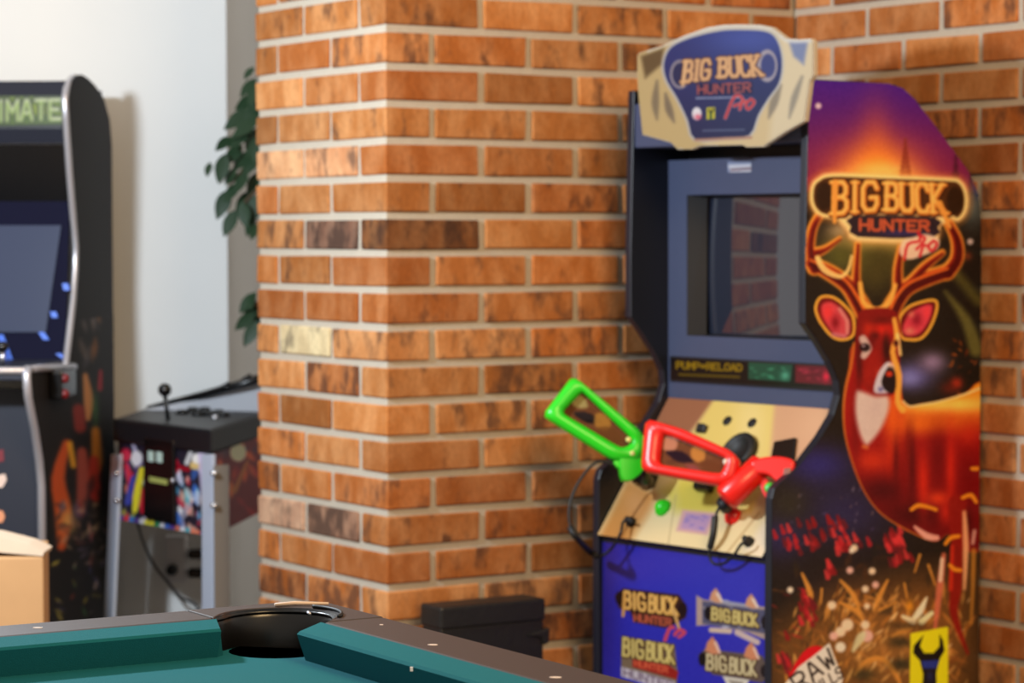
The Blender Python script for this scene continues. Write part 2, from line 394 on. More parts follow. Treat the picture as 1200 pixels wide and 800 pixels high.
for k in range(K0, K1 + 1):
    z = row_z(k); even = (k % 2 == 0); hj = JT / 2
    if row_z(k) - CO / 2 < 0.0: continue
    # middle face, running along Mv
    js = ([.121 + BL * i for i in range(5)] if even else [.249 + BL * i for i in range(4)] + [LM]); a = 0.
    for i, j in enumerate(js):
        j = min(j, LM); b_ = j - hj if j < LM else LM
        if b_ - a < .015: a = j + hj; continue
        col, dk = special(k, 'M', i)
        if i == 0: corner_len_m = b_                        # corner brick is built once, with the left face
        else: brick(pillar, C0 + Mv * (a + b_) / 2 + Lv * (BD / 2) + V3(0, 0, z), Mv, b_ - a, BD, col, dk)
        a = j + hj
    js = ([.249, .5025, LL] if even else [.121, .375, LL]); a = 0.
    for i, j in enumerate(js):
        b_ = j - hj if j < LL else LL
        col, dk = special(k, 'L', i)
        if i == 0:
            c2, d2 = special(k, 'M', 0)
            brick(pillar, C0 + Mv * corner_len_m / 2 + Lv * b_ / 2 + V3(0, 0, z), Mv, corner_len_m, b_, c2 or col, d2 or dk)
        else: brick(pillar, C0 + Mv * (BD / 2) + Lv * (a + b_) / 2 + V3(0, 0, z), Lv, b_ - a, BD, col, dk)
        a = j + hj
RC = C0 + Mv * LM                            # inner corner with the right wall
right = thing('wall_right', RC - Lv * .7 + Mv * .06, 'orange brown brick wall behind the hunting game', 'brick wall', kind='structure')
LR = 1.55
box('mortar_core', RC + Mv * PRO + Lv * .02, Mv * .12, -Lv * (LR + .02), V3(0, 0, ZT), M_['mortar'], right)
for k in range(K0, K1 + 1):
    z = row_z(k); even = (k % 2 == 0); hj = JT / 2
    if row_z(k) - CO / 2 < 0.0: continue
    js = [.135 + BL * i for i in range(6)] if even else [.262 + BL * i for i in range(6)]; a = 0.004
    for i, j in enumerate(js):
        j = min(j, LR); b_ = j - hj
        if b_ - a < .02: break
        col, dk = special(k, 'R', i)
        brick(right, RC + Mv * (BD / 2) - Lv * (a + b_) / 2 + V3(0, 0, z), -Lv, b_ - a, BD, col, dk); a = j + hj

# ================================================================== HUNTING GAME CABINET
PH = math.radians(38.2)
A_, B_ = V3(math.cos(PH), math.sin(PH), 0), V3(-math.sin(PH), math.cos(PH), 0)   # front to back, right to left
RR = V3(1.012, 5.84, 0)                                                          # rear right foot
WD = .575
def cab(a, w, z): return RR - A_ * a + B_ * w + z_up * z
hunt = thing('hunting_arcade_cabinet', cab(.3, WD / 2, 0), 'tall hunting arcade cabinet with a glowing red stag printed on its side', 'arcade machine')
def side_pt(x, y): 
    p = on(x, y, RR, B_); return (RR - p) @ A_, p[2]
prof_px = [(948, 92.5), (1000, 95), (1042, 98), (1058, 103), (1072, 116), (1105, 159), (1137, 203), (1147, 228), (1150, 260)]
front_px = [(903.5, 700), (904, 640), (904.5, 584), (907.5, 572), (915, 565), (928, 554), (941, 539), (962, 511), (977, 486), (983.5, 463), (982, 446), (972, 423), (957, 398), (943.5, 379), (943.5, 300), (946, 180)]
prof = [side_pt(*p) for p in prof_px]; front = [side_pt(*p) for p in front_px]
arear = prof[-1][0]; afront = front[0][0]
outline_az = prof + [(arear, 0.02)] + [(afront, .02)] + front
outline_az = [(a, max(z, .0)) for a, z in outline_az]
for w0, nm in ((0, 'side_panel'), (WD - .02, 'side_panel')):
    bev(prism(nm, [cab(a, w0, z) for a, z in outline_az], B_ * .02, M_['navy_edge'], hunt), .002)
aU = side_pt(944, 250)[0]; AB = aU - .112          # upper front edge; bezel plane
outline_px = None
def opx(off=-.001):
    P = np.array([cab(a, off, z) for a, z in outline_az]); X, Y = pix(P); return list(zip(X, Y))
PANELPX = opx()

def logo(a, T, s=1., pro=True):
    """BIG BUCK HUNTER mark; T maps unit coordinates to photo pixels"""
    q = lambda x0, y0, x1, y1: [T(x0, y0), T(x1, y0), T(x1, y1), T(x0, y1)]
    return q
def deer_art(a):
    X, Y = a.X, a.Y
    # sunset sky
    t = np.clip((Y - 92) / 130, 0, 1)[:, None]
    sky = np.array([60, 18, 142]) * (1 - t) + np.array([120, 26, 66]) * t
    a.C[:] = np.where((Y < 225)[:, None], sky, np.array([24, 20, 18]))
    a.glow(1030, 208, 66, 46, (200, 76, 56), .7); a.glow(1026, 190, 20, 62, (225, 110, 50), .55); a.glow(1028, 206, 42, 34, (250, 160, 44), .95); a.glow(1034, 206, 38, 14, (255, 216, 130), .9)
    a.disc(959, 124, 3.5, 3.5, (200, 180, 210), 2.5)
    for x, y0, y1, w in ((1061, 165, 208, 7), (1120, 185, 250, 10), (1138, 205, 260, 9)):
        for i in range(9):
            yy = y0 + (y1 - y0) * i / 8; a.line([(x - w * i / 8, yy + 3), (x, yy - 2), (x + w * i / 8, yy + 3)], 3, (120, 40, 30) if x < 1100 else (52, 16, 30), 3, .75)
    # forest darkness, right hand light streaks
    a.poly([(940, 225), (1160, 235), (1160, 640), (940, 640)], (24, 20, 17), 30)
    a.glow(1010, 300, 30, 30, (92, 92, 40), .8); a.glow(1045, 300, 22, 26, (70, 66, 26), .8); a.glow(975, 300, 18, 20, (82, 86, 40), .6)
    a.glow(1140, 240, 14, 26, (96, 112, 118), .7); a.glow(1146, 222, 6, 10, (40, 56, 110), .8)
    a.line([(1108, 342), (1132, 375), (1144, 410)], [3, 12, 16], (106, 104, 52), 7, .8, 3); a.line([(1120, 320), (1146, 352)], 12, (88, 84, 36), 9, .7)
    a.disc(1137, 283, 3.5, 3.5, (180, 165, 170), 3); a.glow(1134, 300, 5, 5, (150, 60, 30), .6)
    a.glow(1068, 441, 26, 17, (92, 92, 172), .95); a.glow(1093, 424, 16, 12, (140, 122, 172), .9); a.glow(1066, 443, 12, 9, (126, 132, 214), .7)
    blobs(a, 16, (1112, 1148), (395, 462), [(150, 70, 26), (176, 92, 30), (96, 40, 18)], (2, 5), None, .8)
    a.glow(1121, 449, 7, 7, (190, 50, 30), .8); a.glow(1112, 455, 10, 8, (110, 30, 22), .6)
    # lower darkness with blue and violet leaves
    a.glow(960, 545, 40, 24, (44, 42, 128), .9); a.glow(990, 600, 60, 42, (42, 40, 92), .8); a.glow(915, 630, 30, 28, (42, 40, 96), .8); a.glow(925, 590, 22, 22, (46, 44, 36), .8); a.glow(975, 690, 60, 30, (38, 28, 34), .7)
    blobs(a, 26, (905, 1040), (560, 640), [(120, 110, 140), (90, 74, 120), (150, 120, 120), (70, 60, 110)], (1.5, 4), 2.2, .7)
    # grass bed
    a.poly([(895, 745), (940, 715), (985, 690), (1060, 672), (1145, 665), (1145, 830), (895, 830)], (104, 68, 32), 50, .95)
    blobs(a, 70, (905, 1140), (640, 800), [(60, 36, 24), (44, 34, 24), (80, 46, 26), (30, 30, 24)], (4, 10), None, .7, 2.5, 4)
    blobs(a, 120, (930, 1140), (690, 800), [(176, 116, 50), (200, 140, 66), (150, 92, 38), (216, 164, 92), (128, 76, 34)], (4, 11), 1.9, .85, 4, 2)
    blobs(a, 60, (960, 1130), (700, 800), [(184, 120, 54), (206, 146, 76), (140, 86, 40)], (5, 12), .7, .8, 4, 2)
    a.glow(1040, 760, 75, 46, (170, 116, 58), .6); blobs(a, 130, (950, 1138), (700, 802), [(214, 156, 78), (232, 184, 108), (186, 122, 52), (120, 66, 30), (240, 206, 150)], (3, 9), 2.1, .8, 4, 2)
    blobs(a, 30, (905, 960), (690, 800), [(150, 90, 40), (176, 40, 40), (120, 70, 36)], (3, 8), .3, .7, 4, 3)
    for p in ([(940, 672), (948, 690), (950, 700), (947, 710)], [(985, 680), (1000, 697), (1008, 718)], [(1040, 680), (1030, 700), (1024, 716)], [(1078, 650), (1072, 670)], [(1088, 662), (1096, 685)], [(963, 690), (962, 706)], [(1060, 684), (1063, 700)], [(985, 706), (1004, 716), (1012, 728)], [(1002, 790), (1015, 775), (1035, 772), (1050, 790), (1056, 805)], [(1045, 745), (1062, 738), (1070, 735)], [(920, 778), (922, 800)], [(1030, 715), (1050, 705)]):
        a.line(p, [3] + [6] * (len(p) - 2) + [2], (206, 142, 62), 2, .95, 3)
    for cx, cy, n, sx, sy in ((965, 622, 26, 45, 18), (990, 640, 12, 20, 14), (1048, 640, 34, 14, 28), (945, 712, 16, 10, 20), (970, 665, 6, 10, 12), (920, 770, 10, 14, 22), (925, 632, 8, 18, 8)):
        for _ in range(n):
            x, y = rnd.gauss(cx, sx * .5), rnd.gauss(cy, sy * .5); a.line([(x - 2, y - 4), (x + 1, y + 4)], [3, 6], rnd.choice([(176, 28, 42), (132, 20, 30), (206, 52, 60), (104, 22, 34)]), 2.2, .85)
    for x, y, r in ((1001, 642, 4.2), (996, 668, 4), (1022, 669, 4), (926, 691, 3.6), (1014, 690, 4), (1026, 685, 4), (1016, 710, 3.4), (975, 709, 5), (993, 732, 7), (985, 740, 6), (977, 745, 5), (1014, 732, 5), (985, 758, 6), (1016, 745, 7), (998, 645, 3)):
        a.disc(x, y, r, r, rnd.choice([(236, 226, 214), (240, 214, 190), (226, 180, 176)]), 3, .95)
    a.line([(1086, 700), (1078, 716), (1070, 726)], [2, 8, 5], (240, 232, 200), 2, 1, 3); a.line([(1092, 718), (1080, 728)], [5, 8], (222, 222, 180), 2); a.line([(1058, 722), (1070, 728)], [4, 8], (230, 216, 180), 2); a.line([(1000, 762), (1008, 748), (1012, 742)], [4, 10, 6], (206, 206, 170), 3, .9, 3); a.glow(1066, 710, 5, 7, (240, 160, 40), .8)
    a.glow(1055, 752, 16, 7, (38, 38, 26), .8); a.glow(1056, 778, 14, 8, (30, 36, 28), .8); a.glow(1012, 790, 14, 8, (40, 44, 30), .7); a.glow(1062, 733, 22, 5, (40, 34, 24), .6)
    # stag body
    gold, red, dkred, yel = (214, 142, 44), (168, 20, 18), (84, 8, 14), (244, 186, 66)
    body = [(989, 400), (987, 440), (990, 455)]
    bp_ = cr([(1000, 405), (996, 430), (991, 455), (989, 482), (991, 510), (1000, 545), (1013, 575), (1030, 598), (1052, 614), (1080, 628), (1097, 633), (1112, 625), (1125, 640), (1150, 640), (1152, 560), (1152, 454), (1130, 462), (1100, 471), (1080, 474), (1066, 477), (1058, 470), (1055, 455), (1050, 420), (1030, 395)], 4)
    a.poly(bp_, (176, 70, 26), 3, .9, 1.2); a.poly(bp_, (150, 16, 18), 2)
    idx, d = a.sd(bp_, 3); ins = d < 0; I = idx[ins]
    def inner(x, y, sx, sy, col, op, p=1.):
        q = ((X[I] - x) / sx) ** 2 + ((Y[I] - y) / sy) ** 2; a.put(I, op * np.exp(-q ** p), col)
    tt = np.clip((Y[I] - 470 - (1110 - X[I]) * .06) / 46, 0, 1); sideR = np.clip((X[I] - 1050) / 14, 0, 1)
    a.put(I, np.clip((Y[I] - 500) / 120, 0, 1) * .75, (92, 4, 14))
    a.put(I, sideR * (1 - tt), (238, 140, 36)); inner(1112, 474, 60, 9, (254, 206, 92), .95); inner(1085, 497, 40, 11, (232, 116, 26), .7); inner(1047, 490, 11, 36, (226, 96, 26), .9); inner(1022, 540, 22, 14, (206, 54, 24), .75)
    inner(1003, 500, 6, 46, (110, 8, 14), .75); inner(1100, 535, 14, 34, (104, 2, 12), .9); inner(1035, 575, 30, 16, (70, 2, 14), .95); inner(1072, 602, 34, 16, (64, 2, 12), .95); inner(1136, 560, 12, 34, (110, 4, 12), .85); inner(1130, 612, 9, 16, (50, 4, 12), .9)
    inner(1082, 565, 7, 36, (206, 40, 22), .85); inner(1114, 548, 6, 42, (200, 36, 22), .85); inner(1099, 584, 13, 9, (222, 64, 30), .85); inner(1108, 600, 8, 14, (206, 40, 24), .7); inner(1050, 540, 4, 26, (84, 4, 12), .85); inner(1064, 520, 3.5, 22, (120, 20, 14), .8); inner(1060, 555, 6, 30, (120, 8, 14), .7); inner(1069, 545, 4, 40, (76, 2, 12), .8); inner(1135, 510, 14, 12, (196, 40, 18), .6); inner(1042, 530, 5, 20, (186, 40, 20), .7)
    a.line([(1058, 470), (1066, 476), (1080, 474), (1100, 470.5), (1130, 462), (1150, 454)], 2.2, (252, 224, 160), 1.6, .9, 3)
    a.line([(1001, 402), (997, 430), (991, 455), (988.5, 482), (991, 512), (1001, 547), (1014, 577), (1031, 600), (1054, 616), (1082, 630)], [3, 3, 2.8, 2.2, 1.6, 1.1, 1, 1, 1.2, 1.2], (206, 124, 44), 2.0, .85, 3)
    a.line([(1072, 617), (1086, 628), (1098, 630)], [3, 8, 6], (238, 170, 160), 2, .95, 2)
    # legs
    a.line([(1122, 590), (1122, 640), (1120, 690), (1118, 720), (1134, 765)], [22, 16, 14, 9, 3], (136, 20, 16), 3.5, .92, 3); a.line([(1130, 600), (1132, 640), (1130, 690)], [4, 7, 3], (240, 176, 130), 3, .9, 2); a.line([(1116, 640), (1114, 690)], [4, 5], (206, 46, 26), 3, .8); a.line([(1106, 650), (1101, 690), (1096, 735)], [5, 8, 4], (206, 110, 86), 3, .9, 2); a.line([(1104, 655), (1102, 680)], 4, (240, 214, 196), 2.5, .9)
    a.line([(1141, 645), (1140, 690), (1138, 730)], [6, 4, 3], (190, 130, 50), 3, .8); a.line([(1142, 622), (1140, 636)], 4, (220, 180, 170), 2.5, .8)
    for p in ([(1068, 597), (1076, 592), (1088, 594), (1097, 597)], [(1128, 583), (1138, 580), (1144, 588)], [(1108, 637), (1114, 630), (1124, 628)], [(1113, 662), (1119, 667), (1126, 668)], [(1139, 549), (1145, 549)]): a.line(p, [4, 5, 4, 4][:len(p)], (226, 140, 34), 1.6, 1, 3)
    # antlers
    a.glow(1024, 284, 46, 9, (206, 176, 96), .7); a.glow(985, 270, 18, 10, (226, 196, 150), .6); a.glow(1060, 284, 20, 12, (190, 160, 90), .6)
    a.glow(1026, 320, 18, 26, (66, 60, 26), .8); a.glow(985, 300, 12, 12, (84, 84, 34), .8); a.glow(1078, 318, 10, 8, (40, 40, 28), .9)
    ant = (([(1014, 368), (1004, 350), (992, 333), (972, 319), (950, 308)], [22, 20, 18, 17, 14]), ([(954, 314), (949, 292), (952, 268), (960, 252)], [15, 11, 10, 9]), ([(956, 296), (968, 291), (984, 279)], [11, 7, 3]), ([(1003, 352), (1003, 322), (1005, 286)], [13, 9, 6]),
           ([(1042, 368), (1051, 350), (1064, 336), (1086, 326), (1110, 318)], [22, 20, 18, 17, 16]), ([(1110, 319), (1121, 303), (1121, 282), (1112, 262)], [16, 15, 13, 10]), ([(1053, 350), (1052, 316), (1056, 290)], [13, 10, 7]), ([(1068, 330), (1084, 312), (1104, 296)], [12, 10, 6]))
    for p, w in ant: a.line(p, [x + 4 for x in w], (206, 120, 36), 5, .4, 4)
    for p, w in ant: a.line(p, [x + 1.5 for x in w], (232, 156, 60), 2, 1, 4)
    for p, w in ant: a.line([(x + .6, y + .6) for x, y in p], [max(x - 2.6, 1) for x in w], (138, 28, 14), 3, 1, 4)
    for p, w in ant: a.line([(x + 1.5, y + 1.5) for x, y in p], [max(x - 7, .6) for x in w], (66, 6, 10), 3.5, .9, 4)
    for p, w in ant[:1] + ant[4:5]: a.line([(x, y - 3.5) for x, y in p], [x * .2 for x in w], (226, 110, 40), 2.5, .9, 4)
    a.line([(958, 302), (966, 316), (984, 324), (994, 316), (998, 300)], [6, 7, 5, 4, 3], (244, 206, 130), 2, .9, 3)
    a.line([(1008, 332), (1012, 354), (1027, 363), (1042, 354), (1049, 334)], [5, 6, 7, 6, 5], (238, 170, 76), 1.8, 1, 3)
    # ears
    le = [(956, 358), (962, 348), (976, 348), (990, 358), (1000, 372), (1000, 392), (988, 398), (975, 394), (963, 380), (957, 368)]; re_ = [(1054, 374), (1064, 360), (1082, 353), (1096, 352), (1098, 362), (1091, 382), (1080, 396), (1066, 398), (1056, 394)]
    for e in (le, re_): a.poly(e, (222, 166, 62), 1.5, 1, 1.5, 4); a.poly(e, (96, 14, 18), 1.5, 1, -1.8, 4)
    a.poly([(963, 358), (974, 354), (988, 364), (996, 380), (992, 394), (978, 392), (966, 374)], (196, 66, 82), 3, 1, 0, 3); a.glow(970, 366, 7, 10, (226, 52, 60), .9); a.glow(979, 378, 5, 8, (120, 10, 26), .9); a.line([(984, 362), (993, 376), (993, 390)], 4, (206, 140, 140), 3, .8); a.line([(976, 392), (990, 394)], 5, (190, 120, 140), 3, .7)
    a.poly([(1058, 386), (1064, 370), (1078, 360), (1092, 358), (1088, 376), (1078, 390), (1064, 393)], (206, 60, 82), 3, 1, 0, 3); a.glow(1074, 374, 6, 8, (128, 14, 40), .9); a.glow(1086, 366, 4, 7, (230, 60, 76), .9); a.glow(1066, 388, 6, 4, (206, 130, 110), .8); a.glow(1068, 368, 4, 4, (214, 130, 110), .7)
    # head
    hd = [(1008, 366), (1022, 362), (1040, 362), (1050, 368), (1054, 384), (1054, 408), (1053, 432), (1051, 450), (1046, 461), (1032, 464), (1020, 460), (1012, 448), (1005, 430), (1003, 405), (1004, 382)]
    a.poly(hd, (124, 16, 18), 2, 1, 1, 4); a.glow(1036, 386, 12, 10, (214, 36, 26), .95); a.glow(1018, 386, 7, 10, (196, 44, 24), .8); a.glow(1024, 420, 10, 20, (150, 22, 18), .8); a.glow(1026, 393, 5, 4, (70, 8, 12), .8); a.glow(1038, 405, 4, 16, (50, 12, 12), .8); a.glow(1016, 440, 8, 16, (166, 28, 18), .6)
    a.glow(1007, 425, 4, 30, (70, 6, 12), .85); a.glow(1022, 398, 5, 9, (84, 8, 14), .7); a.glow(1034, 375, 16, 5, (84, 10, 12), .75); a.glow(1030, 440, 5, 10, (196, 60, 36), .55); a.glow(1040, 412, 4, 14, (40, 8, 10), .8)
    a.line([(1048, 374), (1051, 395), (1046, 412), (1053, 440), (1052, 470), (1058, 480)], [5, 6, 6, 8, 6, 8], (240, 170, 70), 2, .95, 3); a.line([(1052, 392), (1055, 415)], 4, (250, 220, 140), 2, .8)
    a.poly([(1006, 396), (1013, 392), (1020, 402), (1022, 410), (1014, 421), (1008, 418), (1010, 408)], (196, 176, 180), 2.6, .95, -.6, 3); a.disc(1013.5, 407, 6.2, 5, (30, 14, 22), 2.2); a.disc(1012, 405, 1.6, 1.4, (170, 150, 170), 1.5); a.disc(1050, 402, 3, 4, (70, 16, 14), 2)
    a.poly([(1024, 458), (1028, 440), (1035, 428), (1042, 424), (1048, 432), (1046, 456), (1034, 461)], (196, 196, 226), 2.4, 1, 0, 3); a.poly([(1036, 438), (1043, 428), (1049, 436), (1050, 452), (1046, 461), (1037, 457), (1033, 448)], (24, 16, 22), 2, 1, 0, 3); a.disc(1042, 438, 4, 3.2, (196, 52, 28), 2.5); a.glow(1032, 456, 3, 3, (60, 60, 140), .8); a.glow(1044, 428, 3, 3, (240, 200, 180), .8)
    a.poly([(1003, 460), (1010, 458), (1026, 464), (1040, 464), (1042, 478), (1034, 500), (1022, 517), (1014, 521), (1007, 508), (1002, 484)], (206, 190, 194), 6, 1, -.5, 4); a.glow(1026, 478, 8, 12, (196, 178, 186), .6)
    a.line([(1012, 523), (1016, 524)], 4, (206, 120, 60), 3, .8)
    # title plaque
    pl = [(953, 238), (953, 220), (960, 211), (976, 206), (1030, 208), (1108, 211), (1124, 214), (1131, 228), (1130, 246), (1122, 256), (1112, 252), (1098, 262), (1094, 276), (1050, 276), (1002, 275), (996, 262), (980, 254), (962, 250)]
    a.poly(pl, (236, 150, 60), 12, .55, 6, 4); a.poly(pl, (250, 218, 150), 5, 1, 3.2, 4); a.poly(pl, (70, 40, 18), 2.5, 1, -1, 4)
    a.poly([(990, 252), (1106, 254), (1100, 264), (1098, 274), (1090, 283), (1006, 282), (996, 272)], (244, 210, 150), 5, .9, 1, 2)
    a.disc(966, 230, 9.5, 16.5, (40, 22, 10), 2); a.disc(1119, 235, 9.5, 16.5, (40, 22, 10), 2)
    big1, big2 = [(977, 214), (1028, 214), (1028, 246), (976, 251)], [(1039, 215), (1105, 217), (1108, 250), (1038, 246)]
    for t_, q_ in (('BIG', big1), ('BUCK', big2)):
        a.text(t_, [(x + 1.4, y + 1.2) for x, y in q_], 9, (60, 26, 10), 2, 1, .36, 5); a.text(t_, q_, 7, (196, 112, 42), 1.8, 1, .36, 4.5); a.text(t_, [(x - .8, y - .8) for x, y in q_], 4, (240, 188, 100), 2.4, .95, .36, 4)
    a.line([(979, 214), (978, 260)], [7, 4], (222, 152, 68), 1.8); a.line([(1101, 238), (1113, 266)], [7, 4], (222, 152, 68), 1.8)
    a.poly([(1001, 254), (1094, 256), (1097, 266), (1092, 277), (1006, 276), (999, 265)], (38, 28, 40), 1.8, 1, 1.5, 2); a.glow(1056, 273, 26, 4, (48, 44, 110), .8)
    a.text('HUNTER', [(1008, 257), (1088, 259), (1088, 270.5), (1008, 269.5)], 3.4, (186, 84, 56), 1.6)
    a.poly([(1054, 296), (1058, 282), (1070, 278), (1084, 274), (1100, 280), (1098, 292), (1080, 300), (1064, 304)], (236, 206, 190), 3, .9, 0, 3)
    for p in ([(1076, 272), (1078, 282), (1064, 286), (1060, 304)], [(1078, 276), (1084, 280), (1074, 292)], [(1078, 300), (1082, 288), (1086, 288)], [(1094, 282), (1088, 288), (1092, 294), (1098, 286), (1094, 282)]): a.line(p, 3.2, (196, 24, 44), 1.6, .95, 3)
    # maker's marks at the foot of the panel
    a.poly([(925, 790), (940, 765), (952, 757), (963, 758), (968, 772), (930, 800)], (206, 16, 32), 1.6, 1, 0, 2)
    a.poly([(916, 806), (936, 781), (956, 766), (972, 753), (978, 770), (983, 782), (988, 794), (984, 812)], (238, 234, 232), 1.5, 1)
    a.text('RAW', [(926, 794), (970, 760), (980, 776), (938, 812)], 3, (34, 26, 28), 1.2); a.text('THRILLS', [(936, 815), (984, 780), (988, 792), (944, 826)], 2, (40, 30, 30), 1.2)
    a.poly([(1067, 742), (1111, 734), (1111, 802), (1066, 806)], (228, 226, 24), 1.4)
    a.poly([(1082, 744), (1071, 756), (1070, 765), (1078, 774), (1082, 790), (1080, 812), (1098, 812), (1097, 788), (1101, 772), (1107, 762), (1105, 750), (1101, 743), (1101, 757), (1094, 765), (1083, 765), (1078, 757)], (18, 16, 16), 1.3); a.poly([(1079, 774), (1101, 773), (1097, 783), (1082, 783)], (34, 52, 150), 1.6); a.glow(1090, 792, 5, 8, (44, 60, 140), .5)
    # fine print grain
    a.C += np.random.default_rng(1).normal(0, 5, (len(X), 1))
zmax = max(z for a, z in outline_az)
sheet('side_art', cab(afront, -.001, .25), A_, z_up, afront - arear, zmax - .25, .00185, deer_art, M_['print'], hunt, PANELPX, gain=1.36, label='sunset side print of a red stag under a game title')

# carcass between the side panels
box('back_board', cab(arear + .0, .02, .02), -A_ * .02, B_ * (WD - .04), z_up * (prof[0][1] - .35), M_['black'], hunt)
zt = prof[0][1]
zk_f = on(803, 642, cab(afront - .004, 0, 0), A_)[2]
box('plinth', cab(.02, .02, 0), -A_ * (afront - .03), B_ * (WD - .04), z_up * .1, M_['black'], hunt)
box('top_board', cab(prof[3][0], .02, zt - .02), -A_ * (aU - .03 - prof[3][0]), B_ * (WD - .04), z_up * .018, M_['black'], hunt)
# monitor bezel with its opening
def bz(x, y, d=0): return on(x, y, cab(AB - d, 0, 0), A_)
z0b = on(880, 470, cab(AB, 0, 0), A_)[2] - .005; z1b = on(845, 186, cab(AB, 0, 0), A_)[2]
wl_, wr_ = WD - .02, .02
oL = (bz(805, 310) - RR) @ B_; oR = .065; oT = bz(830, 228)[2]; oB = bz(830, 394)[2]
def bezel_part(name, w0, w1, za, zb, m=M_['blueblack']): return box(name, cab(AB, w0, za), A_ * .02, B_ * (w1 - w0), z_up * (zb - za), m, hunt, b=.003)
v = []; f = []
for (w0, w1, za, zb) in ((wr_, oR, z0b, z1b), (oL, wl_, z0b, z1b), (oR, oL, oT, z1b), (oR, oL, z0b, oB)):
    vv, ff = box_vf(cab(AB, w0, za), A_ * .02, B_ * (w1 - w0), z_up * (zb - za)); f += [tuple(i + len(v) for i in q) for q in ff]; v += vv
obj('monitor_bezel', v, f, M_['blueblack'], hunt)
box('recess_board', cab(AB - .06, .02, z1b - .02), A_ * .012, B_ * (WD - .04), z_up * .12, M_['black'], hunt)
# sloping funnel down to the glass, then curved glass
d_ = .034; i_ = .022; v = []; f = []
outer = [(oR, oB), (oL, oB), (oL, oT), (oR, oT)]; inn = [(oR + i_, oB + i_ * .15), (oL - i_ * 1.3, oB + i_ * .15), (oL - i_ * 1.4, oT - i_ * .3), (oR + i_, oT - i_ * .3)]
v = [cab(AB - .002, *p) for p in outer] + [cab(AB - d_, *p) for p in inn]; f = [(i, (i + 1) % 4, 4 + (i + 1) % 4, 4 + i) for i in range(4)]
obj('screen_funnel', v, f, M_['black'], hunt)
n = 14; v = []; f = []
for j in range(n + 1):
    for i in range(n + 1):
        s_, t_ = i / n, j / n; w = inn[0][0] + (inn[1][0] - inn[0][0]) * s_; z = inn[0][1] + (inn[2][1] - inn[0][1]) * t_
        wc, zc = (inn[0][0] + inn[1][0]) / 2, (inn[0][1] + inn[2][1]) / 2
        v.append(cab(AB - d_ - .004 + .055 * (w - wc) - (w - wc) ** 2 / 3.0 - (z - zc) ** 2 / 5.0, w, z))
f = [(j * (n + 1) + i, j * (n + 1) + i + 1, (j + 1) * (n + 1) + i + 1, (j + 1) * (n + 1) + i) for j in range(n) for i in range(n)]
obj('screen', v, f, M_['glass'], hunt, smooth=True, label='dark curved glass screen')
# instruction strip on the lower bezel
def strip_art(a):
    a.C[:] = (14, 12, 14)
    a.text('PUMP=RELOAD', [(793, 424), (869, 427), (869, 434.5), (793, 431.5)], 2.2, (128, 100, 14), 1.4)
    for x in range(796, 866, 6): a.line([(x, 438.5 + (x - 796) * .04), (x + 4, 439 + (x - 796) * .04)], 3.0, (110, 86, 14), 2.0, .7)
    a.poly([(877, 424), (929, 427), (926, 447), (877, 444)], (26, 70, 52), 1.5); blobs(a, 16, (880, 925), (428, 444), [(20, 60, 44), (70, 150, 110)], (2, 5), .1, .7); a.glow(920, 440, 5, 5, (110, 200, 160), .6)
    a.poly([(932, 427), (990, 430), (990, 452), (932, 448)], (96, 18, 30), 1.5); blobs(a, 12, (935, 970), (431, 447), [(90, 16, 30), (170, 40, 60)], (2, 5), .1, .7); a.glow(968, 441, 4, 6, (240, 30, 60), .9)
sA, sB = bz(788, 431), bz(990, 440); zs0 = bz(845, 448)[2]; zs1 = bz(845, 422)[2]
ws = (sA - RR) @ B_
box('instruction_frame', cab(AB + .004, wr_, zs0 - .004), A_ * .004, B_ * (ws - wr_ + .004), z_up * (zs1 - zs0 + .008), M_['black'], hunt)
sheet('instruction_strip', cab(AB + .0045, ws, zs0), -B_, z_up, ws - wr_, zs1 - zs0, .0016, strip_art, M_['print_gloss'], hunt, label='black strip with yellow reload lettering and green and red blocks')
def top_sticker(a):
    a.C[:] = (120, 130, 160); a.poly([(853, 193), (886, 192), (888, 202), (856, 203)], (190, 190, 200), 2); a.line([(857, 199), (884, 197)], 3, (120, 100, 110), 2); a.disc(892, 197, 4, 5, (30, 60, 150), 2)
q0 = bz(853, 202); sheet('bezel_sticker', q0 - A_ * .0006, -B_, z_up, .075, .024, .002, top_sticker, M_['print'], hunt)

# marquee
AM = aU + .045
box('marquee_box', cab(aU - .2, .02, bz(845, 172)[2]), -A_ * .19, B_ * (WD - .04), z_up * (zt - bz(845, 172)[2] - .03), M_['blueblack'], hunt, b=.003)
mq_px = [(747, 65), (749, 62), (776, 53.5), (802, 41.5), (829, 32), (848, 29), (867, 28.5), (890, 29), (905, 32), (914, 39), (922, 45), (938, 46), (950, 45), (953.5, 49), (953.5, 88), (949, 96), (943, 142), (920, 155), (899, 169), (895, 172), (875, 172.5), (870, 170), (820, 171), (811, 175), (794, 175), (786, 167), (753, 158), (748, 110), (747, 90)]
mq = [on(x, y, cab(AM, 0, 0), A_) for x, y in mq_px]
bev(prism('marquee_plate', mq, A_ * .012, mat('cream_edge', (190, 178, 158), .4), hunt), .001)
box('marquee_bracket', cab(AM - .013, .1, mq[8][2] - .12), A_ * (AM - aU + .03), B_ * .36, z_up * .05, M_['black'], hunt)
